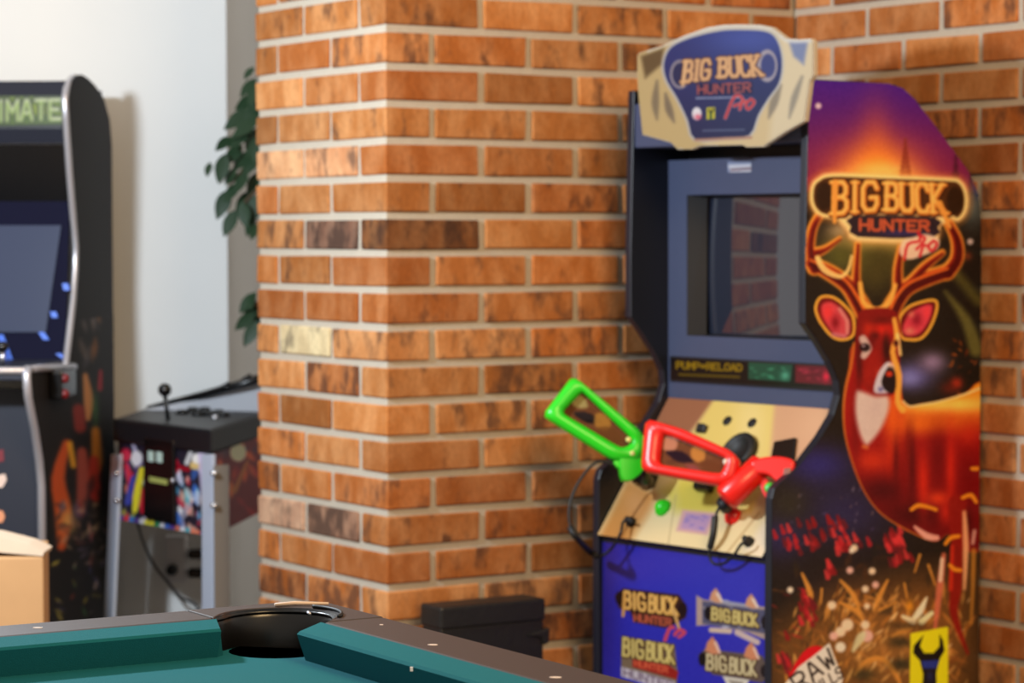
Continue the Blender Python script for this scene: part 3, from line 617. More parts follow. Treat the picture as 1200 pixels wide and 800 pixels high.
def marquee_art(a):
    X, Y = a.X, a.Y
    a.C[:] = (214, 190, 146)
    a.poly([(745, 55), (790, 50), (800, 100), (830, 180), (745, 180)], (198, 172, 122), 8); a.poly([(915, 40), (955, 40), (955, 160), (900, 175)], (222, 204, 170), 10)
    for p, w, c in (([(770, 95), (768, 120), (770, 140)], [3, 9, 2], (126, 112, 92)), ([(780, 110), (784, 128), (790, 143)], [3, 9, 2], (120, 106, 90)), ([(915, 100), (907, 120), (901, 138)], [3, 10, 2], (140, 130, 116)), ([(940, 90), (931, 115), (925, 138)], [3, 8, 2], (150, 142, 128))): a.line(p, w, c, 4, .9, 3)
    a.poly([(751, 66), (778, 56), (776, 75), (756, 92)], (104, 84, 58), 5); a.poly([(924, 47), (947, 47), (942, 76), (930, 66)], (126, 138, 176), 5)
    sh = [(782, 62), (792, 52), (815, 43), (845, 36.5), (870, 35.5), (895, 37), (907, 43), (914, 58), (916, 78), (912, 98), (900, 115), (888, 135), (878, 158), (850, 161), (815, 163), (806, 140), (794, 115), (782, 95), (778, 78)]
    a.line([(760, 58), (802, 43), (829, 34), (867, 30), (905, 34), (922, 47), (950, 47)], 5, (226, 224, 220), 4, .85, 3); a.poly(sh, (186, 184, 184), 3, 1, 2.6, 3); a.poly(sh, (42, 54, 112), 1.8, 1, 0, 3)
    idx, d = a.sd(cr(sh, 3), 2); I = idx[d < 0]; t = np.clip((Y[I] - 70) / 90, 0, 1); a.put(I, t * .6, (26, 36, 64)); q = np.exp(-(((X[I] - 880) / 60) ** 2 + ((Y[I] - 45) / 22) ** 2)); a.put(I, q * .7, (74, 92, 176))
    a.disc(797, 87, 12, 17, (150, 140, 150), 2); a.disc(797, 87, 9, 13.5, (36, 46, 86), 2); a.disc(899, 77, 12, 19, (170, 160, 170), 2); a.disc(900, 77, 8.5, 14, (60, 70, 128), 2)
    for t_, q_ in (('BIG', [(803, 72), (832, 70), (831, 92), (800, 96)]), ('BUCK', [(843, 69), (888, 65), (893, 88), (842, 90)])):
        a.text(t_, q_, 7.5, (84, 54, 56), 2, 1, .36, 3); a.text(t_, q_, 4.2, (222, 172, 124), 2, 1, .36, 3)
    a.line([(804, 72), (800, 100)], [5, 3], (226, 178, 130), 1.5)
    a.poly([(816, 98), (882, 96), (882, 110), (818, 112)], (30, 34, 74), 2); a.text('HUNTER', [(818, 100), (879, 97), (879, 107), (818, 110)], 2.2, (170, 84, 84), 1.8)
    a.line([(816, 115), (868, 114)], 1.6, (150, 160, 190), 1.5)
    for p in ([(850, 138), (860, 114), (868, 113), (870, 120), (860, 124)], [(867, 128), (870, 119), (874, 119)], [(880, 116), (874, 122), (877, 128), (884, 120), (880, 116)]): a.line(p, 4, (222, 160, 160), 2, .8, 3); a.line(p, 2.4, (196, 40, 50), 1.4, .95, 3)
    a.disc(816.5, 133, 5.5, 7.5, (232, 226, 230), 1.8); a.glow(818, 137, 4, 3, (220, 60, 90), .8); a.poly([(828, 126), (838, 125.5), (838, 139), (828, 140)], (196, 186, 60), 1.6); a.line([(831, 129), (833, 133), (836, 128)], 2, (40, 50, 40), 1.3); a.line([(833, 133), (833, 139)], 3, (60, 90, 60), 1.3)
    a.line([(824, 153), (872, 152)], 2, (110, 120, 150), 1.5, .7); a.line([(815, 164), (880, 161)], 3, (176, 130, 110), 2)
mz = [p[2] for p in mq]; mw = [(p - RR) @ B_ for p in mq]
P = np.array([p - A_ * .0015 for p in mq]); Xm, Ym = pix(P)
cxm, cym = Xm.mean(), Ym.mean()
sheet('marquee_print', cab(AM, max(mw), min(mz)), -B_, z_up, max(mw) - min(mw), max(mz) - min(mz), .0017, marquee_art, M_['print_gloss'], hunt, [(cxm + (x - cxm) * .996, cym + (y - cym) * .996) for x, y in zip(Xm, Ym)], off=.0015, gain=.62, label='cream and blue sign print with the game title')

# kick panel, blue, with four title marks
zk = on(803, 643, cab(afront - .004, 0, 0), A_)[2]
box('kick_panel', cab(afront - .012, .02, .1), A_ * .018, B_ * (WD - .04), z_up * (zk - .1), M_['black'], hunt)
def kick_art(a):
    X, Y = a.X, a.Y; a.C[:] = (46, 44, 172)
    a.glow(705, 700, 22, 120, (40, 26, 104), .8); a.glow(860, 690, 120, 60, (52, 58, 186), .5)
    def mk(T, gold, hi):
        for t_, x0, x1 in (('BIG', .12, .40), ('BUCK', .48, .86)):
            q_ = [T(x0, .05), T(x1, .05), T(x1 + .02, .52), T(x0 - .01, .52)]; a.text(t_, q_, 6, (54, 30, 22), 1.6); a.text(t_, q_, 3.6, gold, 1.5); a.text(t_, [(x - .4, y - .6) for x, y in q_], 1.8, hi, 1.5)
    T1 = lambda u, v: (722 + 82 * u, 690 + 40 * v + 11 * u)
    a.poly([T1(-.02, .2), T1(.1, -.05), T1(.9, -.08), T1(1.0, .2), T1(1., .55), T1(.88, .75), T1(.7, .95), T1(.25, .9), T1(.2, .6), T1(.04, .55)], (58, 32, 26), 2); a.disc(*T1(.05, .25), 5, 8, (36, 20, 18)); a.disc(*T1(.95, .35), 5.5, 9, (36, 20, 22))
    mk(T1, (206, 146, 66), (236, 190, 110)); a.line([T1(.12, .1), T1(.1, .75)], 3.5, (206, 150, 76)); a.line([T1(.82, .4), T1(.9, .9)], 3.5, (206, 160, 96)); a.text('HUNTER', [T1(.26, .66), T1(.78, .66), T1(.78, .86), T1(.26, .86)], 2.4, (176, 84, 60), 1.4)
    for p in ([T1(.7, 1.3), T1(.76, .95), T1(.82, .9)], [T1(.84, 1.1), T1(.9, .95), T1(.98, 1.0), T1(.9, 1.15)]): a.line(p, 4.5, (206, 70, 90), 2, .95, 2)
    T2 = lambda u, v: (816 + 87 * u, 697 + 38 * v + 14 * u)
    a.poly([T2(0, 0), T2(.1, .1), T2(.95, .02), T2(1.02, .05), T2(1.0, .95), T2(.95, 1.05), T2(.7, .9), T2(.2, .85), T2(0, .95)], (176, 150, 140), 2); a.poly([T2(.08, .15), T2(.94, .12), T2(.94, .85), T2(.08, .85)], (84, 84, 110), 2)
    blobs(a, 26, (824, 900), (704, 742), [(196, 196, 214), (70, 66, 100), (160, 150, 150)], (2, 5), .2, .8); a.disc(*T2(.16, .5), 4.5, 8, (24, 20, 26))
    T2b = lambda u, v: T2(.12 + .8 * u, .28 + .75 * v); mk(T2b, (176, 156, 88), (206, 186, 120)); a.disc(*T2(.92, .5), 4, 8, (24, 22, 30)); a.line([T2(.2, .08), T2(.8, .08)], 4, (150, 150, 170), 2)
    for u in (.26, .74): a.poly([T2(u - .07, .05), T2(u, -.28), T2(u + .08, .08)], (206, 146, 110), 2.5, 1, 1, 2); a.line([T2(u + .02, -.15), T2(u + .08, .05)], 3, (226, 206, 190), 2)
    a.line([T2(.2, 1.0), T2(.45, .95)], 6, (206, 180, 160), 2.5); a.line([T2(.55, .95), T2(.82, 1.15)], 7, (200, 176, 170), 2.5)
    T3 = lambda u, v: (728 + 66 * u, 745 + 50 * v + 11 * u)
    a.poly([T3(0, 0), T3(.95, -.02), T3(1, .6), T3(.98, 1.1), T3(0, .9)], (120, 100, 80), 2)
    T3b = lambda u, v: T3(-.1 + 1.18 * u, v * .85); mk(T3b, (186, 160, 84), (216, 196, 124)); a.poly([T3(.2, .5), T3(.85, .5), T3(1.02, .62), T3(.98, .8), T3(.2, .68)], (150, 36, 30), 2); a.text('HUNTER', [T3(.24, .52), T3(.82, .54), T3(.82, .68), T3(.24, .64)], 2, (206, 90, 60), 1.3); a.poly([T3(0, .72), T3(.95, .85), T3(.98, 1.12), T3(0, .95)], (196, 186, 196), 2); a.text('HUNTER', [T3(.05, .76), T3(.92, .88), T3(.92, 1.05), T3(.05, .92)], 2, (110, 90, 110), 1.3, .8)
    T4 = lambda u, v: (818 + 84 * u, 757 + 36 * v + 12 * u)
    a.poly([T4(0, .3), T4(.1, .05), T4(.9, .0), T4(1.0, .55), T4(.9, .9), T4(.2, .85)], (96, 80, 74), 2); T4b = lambda u, v: T4(.02 + .9 * u, .18 + v); mk(T4b, (176, 158, 112), (206, 190, 150)); a.disc(*T4(.06, .4), 4.5, 8, (26, 20, 22)); a.disc(*T4(.92, .5), 4, 7, (30, 24, 30))
    for u in (.2, .74): a.poly([T4(u - .09, .1), T4(u, -.35), T4(u + .1, .12)], (206, 132, 96), 2.5, 1, 1, 2); a.line([T4(u + .04, -.2), T4(u + .1, .1)], 3, (226, 190, 170), 2)
    a.poly([T4(.34, .85), T4(.72, .85), T4(.6, 1.35), T4(.48, 1.45)], (214, 206, 190), 2); a.poly([T4(.42, .95), T4(.64, .95), T4(.54, 1.3)], (150, 140, 130), 2); a.disc(*T4(.28, 1.4), 9, 6, (206, 130, 80), 3)
    a.C += np.random.default_rng(2).normal(0, 3, (len(X), 1))
sheet('kick_print', cab(afront - .0115, WD - .022, .30), -B_, z_up, WD - .044, zk - .302, .0018, kick_art, M_['print_gloss'], hunt, gain=.85, label='bright blue panel with four title marks')

# control panel, sloping
PB = on(880, 472, cab(AB + .002, 0, 0), A_); zpb = PB[2]; zpf = zk + .006
cpw0, cpw1 = .021, WD - .021
cp_back, cp_front = cab(AB, 0, zpb), cab(afront + .004, 0, zpf)
slope = cp_back - cp_front; sl = np.linalg.norm(slope); sdir = slope / sl; pn = np.cross(sdir, B_); pn = pn if pn[2] > 0 else -pn
box('control_panel', cp_front + B_ * cpw0 - pn * .018, slope, B_ * (cpw1 - cpw0), pn * .018, M_['black'], hunt, b=.002)
box('panel_lip', cp_front + B_ * cpw0 - pn * .018 - z_up * .006, A_ * .012, B_ * (cpw1 - cpw0), z_up * .012, M_['black'], hunt)
def panel_art(a):
    X, Y = a.X, a.Y; a.C[:] = (226, 204, 156)
    a.poly([(770, 455), (848, 455), (836, 475), (800, 520), (760, 560), (735, 560)], (150, 98, 70), 10); a.poly([(908, 455), (1000, 455), (1000, 560), (900, 600), (893, 560)], (206, 158, 122), 3); a.glow(960, 500, 30, 40, (222, 176, 140), .6)
    a.poly([(840, 462), (908, 466), (900, 560), (880, 600), (800, 600), (790, 540)], (222, 196, 110), 6); a.glow(880, 500, 20, 50, (236, 214, 150), .6)
    a.poly([(700, 630), (735, 560), (770, 580), (760, 600), (735, 640)], (196, 136, 70), 12); a.glow(745, 590, 14, 20, (206, 150, 96), .7)
    a.poly([(775, 575), (800, 560), (850, 570), (835, 600), (790, 600)], (196, 182, 66), 14, .7); a.line([(792, 580), (782, 645)], 1.4, (170, 150, 110), 1.4, .7); a.line([(850, 650), (890, 600)], 2, (150, 110, 60), 2, .5)
    a.poly([(800, 597), (839, 601), (829, 627), (792, 622)], (206, 160, 156), 2.5); a.poly([(804, 601), (834, 604), (826, 623), (797, 619)], (176, 140, 176), 3); blobs(a, 8, (803, 830), (604, 620), [(110, 100, 180), (200, 120, 130)], (2, 4), .1, .7)
    a.poly([(870, 645), (905, 600), (905, 660)], (232, 212, 180), 8)
sheet('panel_print', cp_front + B_ * (cpw1 - .002) + pn * .0008, -B_, sdir, cpw1 - cpw0 - .004, sl - .002, .0018, panel_art, M_['print'], hunt, gain=.85, label='cream and tan panel print with a yellow band')
def pp(x, y, h=0.): return on(x, y, cp_front + pn * h, pn)
for x, y in ((853, 493.5), (882, 496)):
    lathe('panel_hole', pp(x, y) + pn * .0008, pn, [(.0115, 0), (.0115, .003), (.007, .0035)], M_['rubber'], hunt)
lathe('speaker_ring', pp(868, 532) + pn * .0008, pn, [(.047, 0), (.047, .014), (.040, .018), (.034, .018), (.030, .010), (.001, .008)], M_['rubber'], hunt, 28)
lathe('start_button', pp(778, 596) + pn * .0008, pn, [(.020, 0), (.020, .006), (.016, .010), (.013, .016), (.008, .020), (.001, .021)], M_['green'], hunt, label='green start button')
lathe('start_button', pp(860, 606) + pn * .0008, pn, [(.020, 0), (.020, .006), (.016, .010), (.013, .016), (.008, .020), (.001, .021)], M_['red'], hunt, label='red start button')
def holster(cx, cy, s, tall, m=M_['gloss_black']):
    c = pp(cx, cy); pts = [c + B_ * s + pn * .0008, c - B_ * s + pn * .0008, c - B_ * s * .8 + sdir * s * 1.2 + pn * .0008, c + B_ * s * .8 + sdir * s * 1.2 + pn * .0008]
    v = pts + [p + pn * tall for p in pts]; v[4] = v[4] - pn * tall * .5; v[5] = v[5] - pn * tall * .5
    return bev(obj('gun_holster', v, [(0, 3, 2, 1), (4, 5, 6, 7), (0, 1, 5, 4), (1, 2, 6, 5), (2, 3, 7, 6), (3, 0, 4, 7)], m, hunt), .004)
hp = [pp(x, y, .001) for x, y in ((905, 540), (931, 549), (935, 514), (909, 519))]
bev(prism('gun_holster', hp, pn * .008, M_['gloss_black'], hunt), .003)
holster(757, 572, .030, .05); holster(826, 578, .026, .035); holster(822, 508, .016, .015, M_['rubber'])
for x, y in ((741, 613), (879, 636)): lathe('cable_plug', pp(x, y), pn, [(.012, 0), (.012, .010), (.007, .014), (.006, .022)], M_['rubber'], hunt, 12)

# ---- light guns
def smooth_resample(pts, n):
    P = np.array(pts + [pts[0]]); d = np.r_[0, np.cumsum(np.linalg.norm(np.diff(P, axis=0), axis=1))]; t = np.linspace(0, d[-1], n, endpoint=False)
    return np.c_[np.interp(t, d, P[:, 0]), np.interp(t, d, P[:, 1])]
def ring(name, outer, inner, plane, nrm, th, mat_, parent, bw=.004):
    n = 48; o = smooth_resample(outer, n); i = smooth_resample(inner, n)
    # match starting angles
    k = np.argmin(((i[None] - i.mean(0)) / np.ptp(i, 0) - (o[0] - o.mean(0)) / np.ptp(o, 0)).__pow__(2).sum(-1)); i = np.roll(i, -int(k), 0)
    Po = [on(x, y, plane, nrm) for x, y in o]; Pi = [on(x, y, plane, nrm) for x, y in i]
    hi_o = [p * .82 + q * .18 + nrm * th for p, q in zip(Po, Pi)]; hi_i = [p * .2 + q * .8 + nrm * th for p, q in zip(Po, Pi)]
    mid_o = [p + nrm * th * .45 for p in Po]; bk_o = [p * .85 + q * .15 - nrm * th * .8 for p, q in zip(Po, Pi)]; bk_i = [p - nrm * th * .8 for p in Pi]; in_i = [p + nrm * th * .4 for p in Pi]
    loops = [hi_i, hi_o, mid_o, [p - nrm * th * .3 for p in Po], bk_o, bk_i, in_i]; v = [p for l in loops for p in l]; f = []
    m = len(loops)
    for a in range(m):
        b_ = (a + 1) % m
        for j in range(n): f.append((a * n + j, a * n + (j + 1) % n, b_ * n + (j + 1) % n, b_ * n + j))
    return obj(name, v, f, mat_, parent, smooth=True)
def gun_sticker(quad_, marks):
    def paint(a):
        a.C[:] = (112, 66, 40)
        xs, ys = [q[0] for q in quad_], [q[1] for q in quad_]
        blobs(a, 16, (min(xs), max(xs)), (min(ys), max(ys)), [(84, 48, 30), (146, 96, 60), (70, 42, 32)], (2, 6), .5, .5, 2.5, 4)
        for x, y, rx_, ry_, c, o in marks:
            a.line([(x - rx_ * .9, y - ry_ * .7), (x, y), (x + rx_ * .9, y + ry_ * .7)], [ry_ * .6, ry_ * 1.9, ry_ * .5], c, 3, o, 3)
    return paint
def rounded(px, r=.22):
    out = []; n = len(px)
    for i in range(n):
        p, a, b_ = (np.array(px[k % n], float) for k in (i, i - 1, i + 1)); out += [tuple(p + (a - p) * r), tuple(p + (a - p) * r * .3 + (b_ - p) * r * .3 * .5), tuple(p + (b_ - p) * r)]
    return out
def flat_sheet(name, px, plane, nrm, paint, parent, step=.0016):
    P = [on(x, y, plane, nrm) for x, y in px]; U = P[1] - P[0]; U = U / np.linalg.norm(U); Vv = np.cross(nrm, U); 
    us = [(p - P[0]) @ U for p in P]; vs = [(p - P[0]) @ Vv for p in P]
    return sheet(name, P[0] + U * min(us) + Vv * min(vs), U, Vv, max(us) - min(us), max(vs) - min(vs), step, paint, M_['print_matte'], parent, px, gain=.8)
# green gun, leaning out over the cabinet's left edge
gpl = V3(.12, 5.80, 1.0); gn = V3(.10, -.97, .22); gn /= np.linalg.norm(gn)
gbase = on(737, 558, gpl, gn)
green = thing('light_gun', gbase, 'bright green toy shotgun sticking out to the left of the game panel', 'toy gun', 'toy shotguns on the hunting game')
g_out = rounded([(635, 487), (671, 440), (753, 508), (752, 540), (718, 540)], .10); g_in = rounded([(658, 484), (682, 459), (741, 515), (736, 523), (727, 525)], .10)
ring('stock_frame', g_out, g_in, gpl, gn, .018, M_['green'], green)
prism('stock_panel', [on(x, y, gpl, gn) for x, y in g_in], -gn * .008, M_['black'], green)
flat_sheet('stock_print', g_in, gpl + gn * .001, gn, gun_sticker(g_in, [(678, 470, 10, 8, (168, 150, 96), .9), (690, 490, 16, 6, (24, 18, 20), 1.), (706, 494, 6, 10, (170, 116, 50), .9), (685, 487, 12, 5, (44, 34, 36), .9), (715, 510, 14, 10, (104, 62, 30), .7)]), green)
bev(prism('grip', [on(x, y, gpl + gn * .014, gn) for x, y in cr([(728, 534), (744, 520), (756, 510), (756, 545), (744, 560), (731, 562), (727, 548)], 4)], -gn * .034, M_['green'], green), .006, 3)
bev(prism('trigger_guard', [on(x, y, gpl + gn * .006, gn) for x, y in cr([(720, 540), (724, 537), (732, 541), (733, 552), (726, 549), (720, 544)], 4)], -gn * .018, M_['green'], green), .004, 3)
for x, y in ((741, 531), (736.5, 515)): lathe('screw_cap', on(x, y, gpl + gn * .016, gn), gn, [(.006, 0), (.006, .002), (.003, .004)], mat('cream_cap', (226, 220, 130), .4), green, 10)
tube('barrel', [on(744, 548, gpl, gn), on(753, 560, gpl - gn * .03, gn), on(758, 566, gpl - gn * .06, gn)], [.02, .019, .018], M_['gloss_black'], green, 14)
# red gun, lying across the panel
rpl = pp(840, 545, .112); rn = pn * .5 + V3(-.1, -.85, .1); rn /= np.linalg.norm(rn)
red = thing('light_gun', on(858, 585, rpl, rn), 'bright red toy shotgun lying across the game panel', 'toy gun', 'toy shotguns on the hunting game')
r_out = rounded([(752, 552), (757, 497), (763, 492.5), (800, 503), (858, 529), (868, 540), (862, 566), (845, 570), (800, 562)], .12); r_in = rounded([(773, 545), (778, 508), (853, 538), (846, 556)], .12)
ring('stock_frame', r_out, r_in, rpl, rn, .02, M_['red'], red)
prism('stock_panel', [on(x, y, rpl, rn) for x, y in r_in], -rn * .008, M_['black'], red)
flat_sheet('stock_print', r_in, rpl + rn * .001, rn, gun_sticker(r_in, [(782, 516, 8, 12, (206, 140, 110), .8), (797, 535, 16, 7, (40, 22, 32), 1.), (818, 532, 4, 9, (196, 130, 60), .9), (812, 548, 9, 4, (140, 70, 70), .8), (835, 548, 14, 8, (104, 58, 32), .7)]), red)
lathe('screw_cap', on(851, 541, rpl + rn * .016, rn), rn, [(.007, 0), (.007, .002), (.003, .004)], mat('pale_cap', (214, 196, 176), .4), red, 10)
gp0, gp1 = on(852, 583, rpl, rn), on(892, 545, rpl - rn * .02, rn)
tube('pump_grip', [gp0 + (gp0 - gp1) * .06, gp0, gp0 * .5 + gp1 * .5, gp1, gp1 + (gp1 - gp0) * .05], [.024, .030, .028, .027, .022], M_['red'], red, 18)
bev(prism('receiver', [on(x, y, rpl + rn * .01, rn) for x, y in cr([(880, 541), (893, 535), (912, 534), (928, 538), (930, 548), (921, 564), (912, 566), (900, 556), (884, 553)], 4)], -rn * .034, M_['red'], red), .006, 3)
bev(prism('muzzle_cap', [on(x, y, rpl + rn * .012, rn) for x, y in ((918, 548), (927, 547), (926, 557), (917, 561))], -rn * .02, mat('brown_cap', (140, 84, 72), .4), red), .003)
bev(prism('trigger_guard', [on(x, y, rpl - rn * .01, rn) for x, y in cr([(891, 558), (898, 560), (904, 575), (904, 586), (896, 582), (891, 570)], 4)], -rn * .02, M_['red'], red), .004, 3)
lathe('side_button', on(902, 571.5, rpl - rn * .008, rn), rn, [(.011, 0), (.011, .004), (.006, .006)], mat('button_green', (60, 190, 60), .35), red, 14)
tube('muzzle', [on(847, 588, rpl - rn * .02, rn), on(851, 595, rpl - rn * .05, rn)], .014, M_['rubber'], red, 12)
# cables
def cable(pts, r, gun): return tube('gun_cable', cr(pts, 6, False), r, M_['rubber'], gun, 8, label='thin black cable')
g1 = cable([on(722, 545, gpl, gn), on(700, 541, gpl, gn), on(680, 562, gpl, gn), on(668, 590, gpl, gn), on(668, 615, gpl, gn), on(676, 630, gpl - gn * .0, gn), on(690, 645, cab(afront + .05, WD, 0), A_), on(702, 652, cab(afront + .04, WD, 0), A_), on(716, 643, cab(afront + .03, 0, 0), A_), on(727, 625, cab(afront + .03, 0, 0), A_), pp(730, 612, .03), pp(736, 608, .03), pp(741, 611, .024)], .0034, green)
tube('cable_sleeve', cr([on(668, 618, gpl, gn), on(676, 630, gpl, gn), on(690, 645, cab(afront + .05, WD, 0), A_), on(700, 651.5, cab(afront + .04, WD, 0), A_)], 6, False), .0075, M_['rubber'], g1, 8)
g2 = cable([pp(878, 634, .024), pp(870, 636, .035), on(860, 650, cab(afront + .02, 0, 0), A_), on(848, 660, cab(afront + .015, 0, 0), A_), on(836, 660, cab(afront + .012, 0, 0), A_), on(831, 648, cab(afront + .014, 0, 0), A_), pp(835, 632, .02), pp(838, 610, .04), pp(842, 596, .05), on(849, 594, rpl - rn * .04, rn)], .0032, red)
tube('cable_sleeve', cr([on(832, 642, cab(afront + .016, 0, 0), A_), pp(836, 625, .03), pp(838, 605, .042)], 6, False), .0075, M_['rubber'], g2, 8)

# ================================================================== POOL TABLE
TA = math.radians(31.2); e1 = V3(math.cos(TA), math.sin(TA), 0); e2 = V3(math.sin(TA), -math.cos(TA), 0)
TZ = H - .52; TC = V3(-.279, 3.758, TZ)
def tb(p, q, z=0): return TC - e1 * p + e2 * q + z_up * z       # p left along the far rail, q along the right rail
LP, LQ = 1.25, 2.3
table = thing('pool_table', tb(LP / 2, LQ / 2, -TZ), 'pool table with teal cloth and dark brown rails', 'pool table')
RW = .092; NS = .137; PE = .212; CLZ = -.047
def rail(name, a, b_, horiz):
    pr = [(0.0, 0.0), (0.0, -.11), (RW + .004, -.11), (RW + .004, -.012), (RW, 0.0)]
    v = [(tb(t, w, z) if horiz else tb(w, t, z)) for t in (a, b_) for w, z in pr]; n = len(pr)
    f = [tuple(range(n)), tuple(range(2 * n - 1, n - 1, -1))] + [(i, (i + 1) % n, n + (i + 1) % n, n + i) for i in range(n)]
    return bev(obj(name, v, f, M_['rail'], table), .004)
def cushion(a0, a1, b0, b1, horiz):       # nose runs a1..b1, back runs a0..b0
    v = []
    for back, nose in ((a0, a1), (b0, b1)):
        for t, w, z in ((back, RW - .001, -.001), (nose, NS - .004, -.0075), (nose, NS, -.011), (nose, NS - .014, CLZ - .004), (back, RW + .02, CLZ - .004)):
            v.append(tb(t, w, z) if horiz else tb(w, t, z))
    n = 5; f = [tuple(range(n)), tuple(range(2 * n - 1, n - 1, -1))] + [(i, (i + 1) % n, n + (i + 1) % n, n + i) for i in range(n)]
    return obj('cushion', v, f, M_['cloth'], table)
rail('rail', .2005, LP - .10, True); rail('rail', .2005, LQ - .1, False)
cushion(PE - .014, PE, LP - .17, LP - .21, True); cushion(PE - .02, PE, LQ - .17, LQ - .21, False)
v = [tb(.09, .16, CLZ - .005), tb(.16, .09, CLZ - .005), tb(LP - .1, .09, CLZ - .005), tb(LP - .1, LQ - .1, CLZ - .005), tb(.09, LQ - .1, CLZ - .005)]
pc = (.118, .118)
# cloth bed with a notch for the pocket
arc = [(pc[0] + .068 * math.cos(t), pc[1] + .068 * math.sin(t)) for t in np.linspace(math.radians(-65), math.radians(155), 15)]
bed = [tb(p, q, CLZ) for p, q in [(LP - .1, .09)] + [(.19, .085)] + arc + [(.085, .19), (.09, LQ - .1), (LP - .1, LQ - .1)]]
prism('playing_bed', bed, V3(0, 0, -.03), M_['cloth'], table)
box('apron', tb(.02, .02, -.26), -e1 * (LP - .04), e2 * .02, z_up * .16, M_['rail'], table); box('apron', tb(.02, .02, -.26), -e1 * .02, e2 * (LQ - .04), z_up * .16, M_['rail'], table)
for p, q in ((.14, .14), (LP - .14, .14), (.14, LQ - .14), (LP - .14, LQ - .14)):
    c = tb(p, q, 0); bev(prism('leg', [V3(c[0], c[1], 0) + e1 * sx * .06 + e2 * sy * .06 for sx, sy in ((-1, -1), (1, -1), (1, 1), (-1, 1))], V3(0, 0, TZ - .1), M_['rail'], table), .006)
rail2 = [tb(LP - RW, .1, -.11), tb(LP, .1, -.11)]
box('rail', tb(LP - RW, .1, -.11), -e1 * RW, e2 * (LQ - .2), z_up * .11, M_['rail'], table, b=.004); box('rail', tb(.1, LQ - RW, -.11), -e1 * (LP - .2), e2 * RW, z_up * .11, M_['rail'], table, b=.004)
# pocket: black cup wall round the back, and the corner casting on top
n = 22; v = []; f = []
angs = np.linspace(math.radians(118), math.radians(332), n)
angs = np.linspace(math.radians(130), math.radians(320), n - 2)
rows = [(.075, -.0065), (.084, -.001), (.080, .0), (.074, -.012), (.070, -.045), (.068, -.12), (.06, -.16), (.03, -.18)]
# the cup is drawn round pc; angle 0 points left along the far rail, 90 toward the viewer along the right rail
for r_, z in rows:
    v.append(tb(.0885, .2085, z)); v += [tb(pc[0] + r_ * math.cos(t), pc[1] + r_ * math.sin(t), z) for t in angs]; v.append(tb(.2085, .0885, z))
for j in range(len(rows) - 1):
    for i in range(n - 1): f.append((j * n + i, j * n + i + 1, (j + 1) * n + i + 1, (j + 1) * n + i))
pk = obj('pocket_cup', v, f, M_['pocket'], table, smooth=True); m = pk.modifiers.new('solid', 'SOLIDIFY'); m.thickness = .003; m.offset = -1
outer = [(.0, .20), (.0, .045), (.006, .02), (.02, .006), (.045, 0), (.20, 0)]
inner = [(.20, .0865)] + [(pc[0] + .0835 * math.cos(t), pc[1] + .0835 * math.sin(t)) for t in np.linspace(math.radians(-40), math.radians(-230), 22)] + [(.0865, .20)]
bev(prism('corner_casting', [tb(p, q, -.11) for p, q in outer + inner], V3(0, 0, .1105), M_['rail'], table), .002)
def tpt(x, y, dz=0.): return on(x, y, TC + z_up * dz, z_up)
def sight(x, y, r=.0075, el=1.6):
    c = tpt(x, y); v = [c + V3(math.cos(t) * r * 1.3, 0, 0) + V3(0, math.sin(t) * r * el * .55, 0) for t in np.linspace(0, 2 * math.pi, 16, endpoint=False)]
    prism('rail_sight', v, V3(0, 0, .0006), M_['pearl'], table)
sight(44, 735.5, .005); sight(507, 755.5, .005); sight(651, 793.7, .0055); sight(447, 732, .002, 2.4)
# metal lip on the right end of the pocket
tube('pocket_trim', cr([tb(pc[0] + .086 * math.cos(t), pc[1] + .086 * math.sin(t), .003) for t in np.linspace(math.radians(-150), math.radians(-225), 8)], 3, False), .0025, M_['rubber'], table, 8)
tube('pocket_screw', [tpt(361, 717, .001), tpt(363, 719, .0015)], .0022, M_['silver'], table, 8)
box('chalk_speck', tpt(480.5, 782.5, -.005) - z_up * .004, V3(.0035, 0, 0), V3(0, .0035, 0), V3(0, 0, .005), M_['white_plastic'], table)

tube('casting_trim', [tpt(322, 708.5, .003), tpt(345, 706.5, .004), tpt(385, 707.0, .004)], [.0025, .003, .002], mat('pale_trim', (214, 190, 170), .5), table, 10)

# ================================================================== BLACK BOX BY THE WALL
bp0 = C0 - Lv * .14
def bx_(x, y): return on(x, y, bp0, Lv)
tl, tr = bx_(517, 713), bx_(637, 699); ztb = (tl[2] + tr[2]) / 2
wlen = (tr - tl) @ Mv; bl = V3(tl[0], tl[1], 0)
case = thing('carrying_case', bl + Mv * wlen / 2 + Lv * .04, 'slim black vinyl case standing by the brick pillar, behind the pool table', 'case')
box('body', V3(bl[0], bl[1], 0), Mv * wlen, Lv * .08, z_up * (ztb - .048), M_['vinyl'], case, b=.004)
box('lid', V3(bl[0], bl[1], ztb - .049) - Mv * .003 - Lv * .004, Mv * (wlen + .006), Lv * .088, z_up * .049, M_['vinyl'], case, b=.005)
bev(prism('pull_tab', [V3(bl[0], bl[1], ztb - .07) + Mv * (wlen + x) - Lv * .006 + z_up * z for x, z in ((-.05, -.008), (.014, .004), (.012, -.03), (-.002, -.035), (-.008, -.018))], Lv * .03, M_['vinyl'], case), .004)

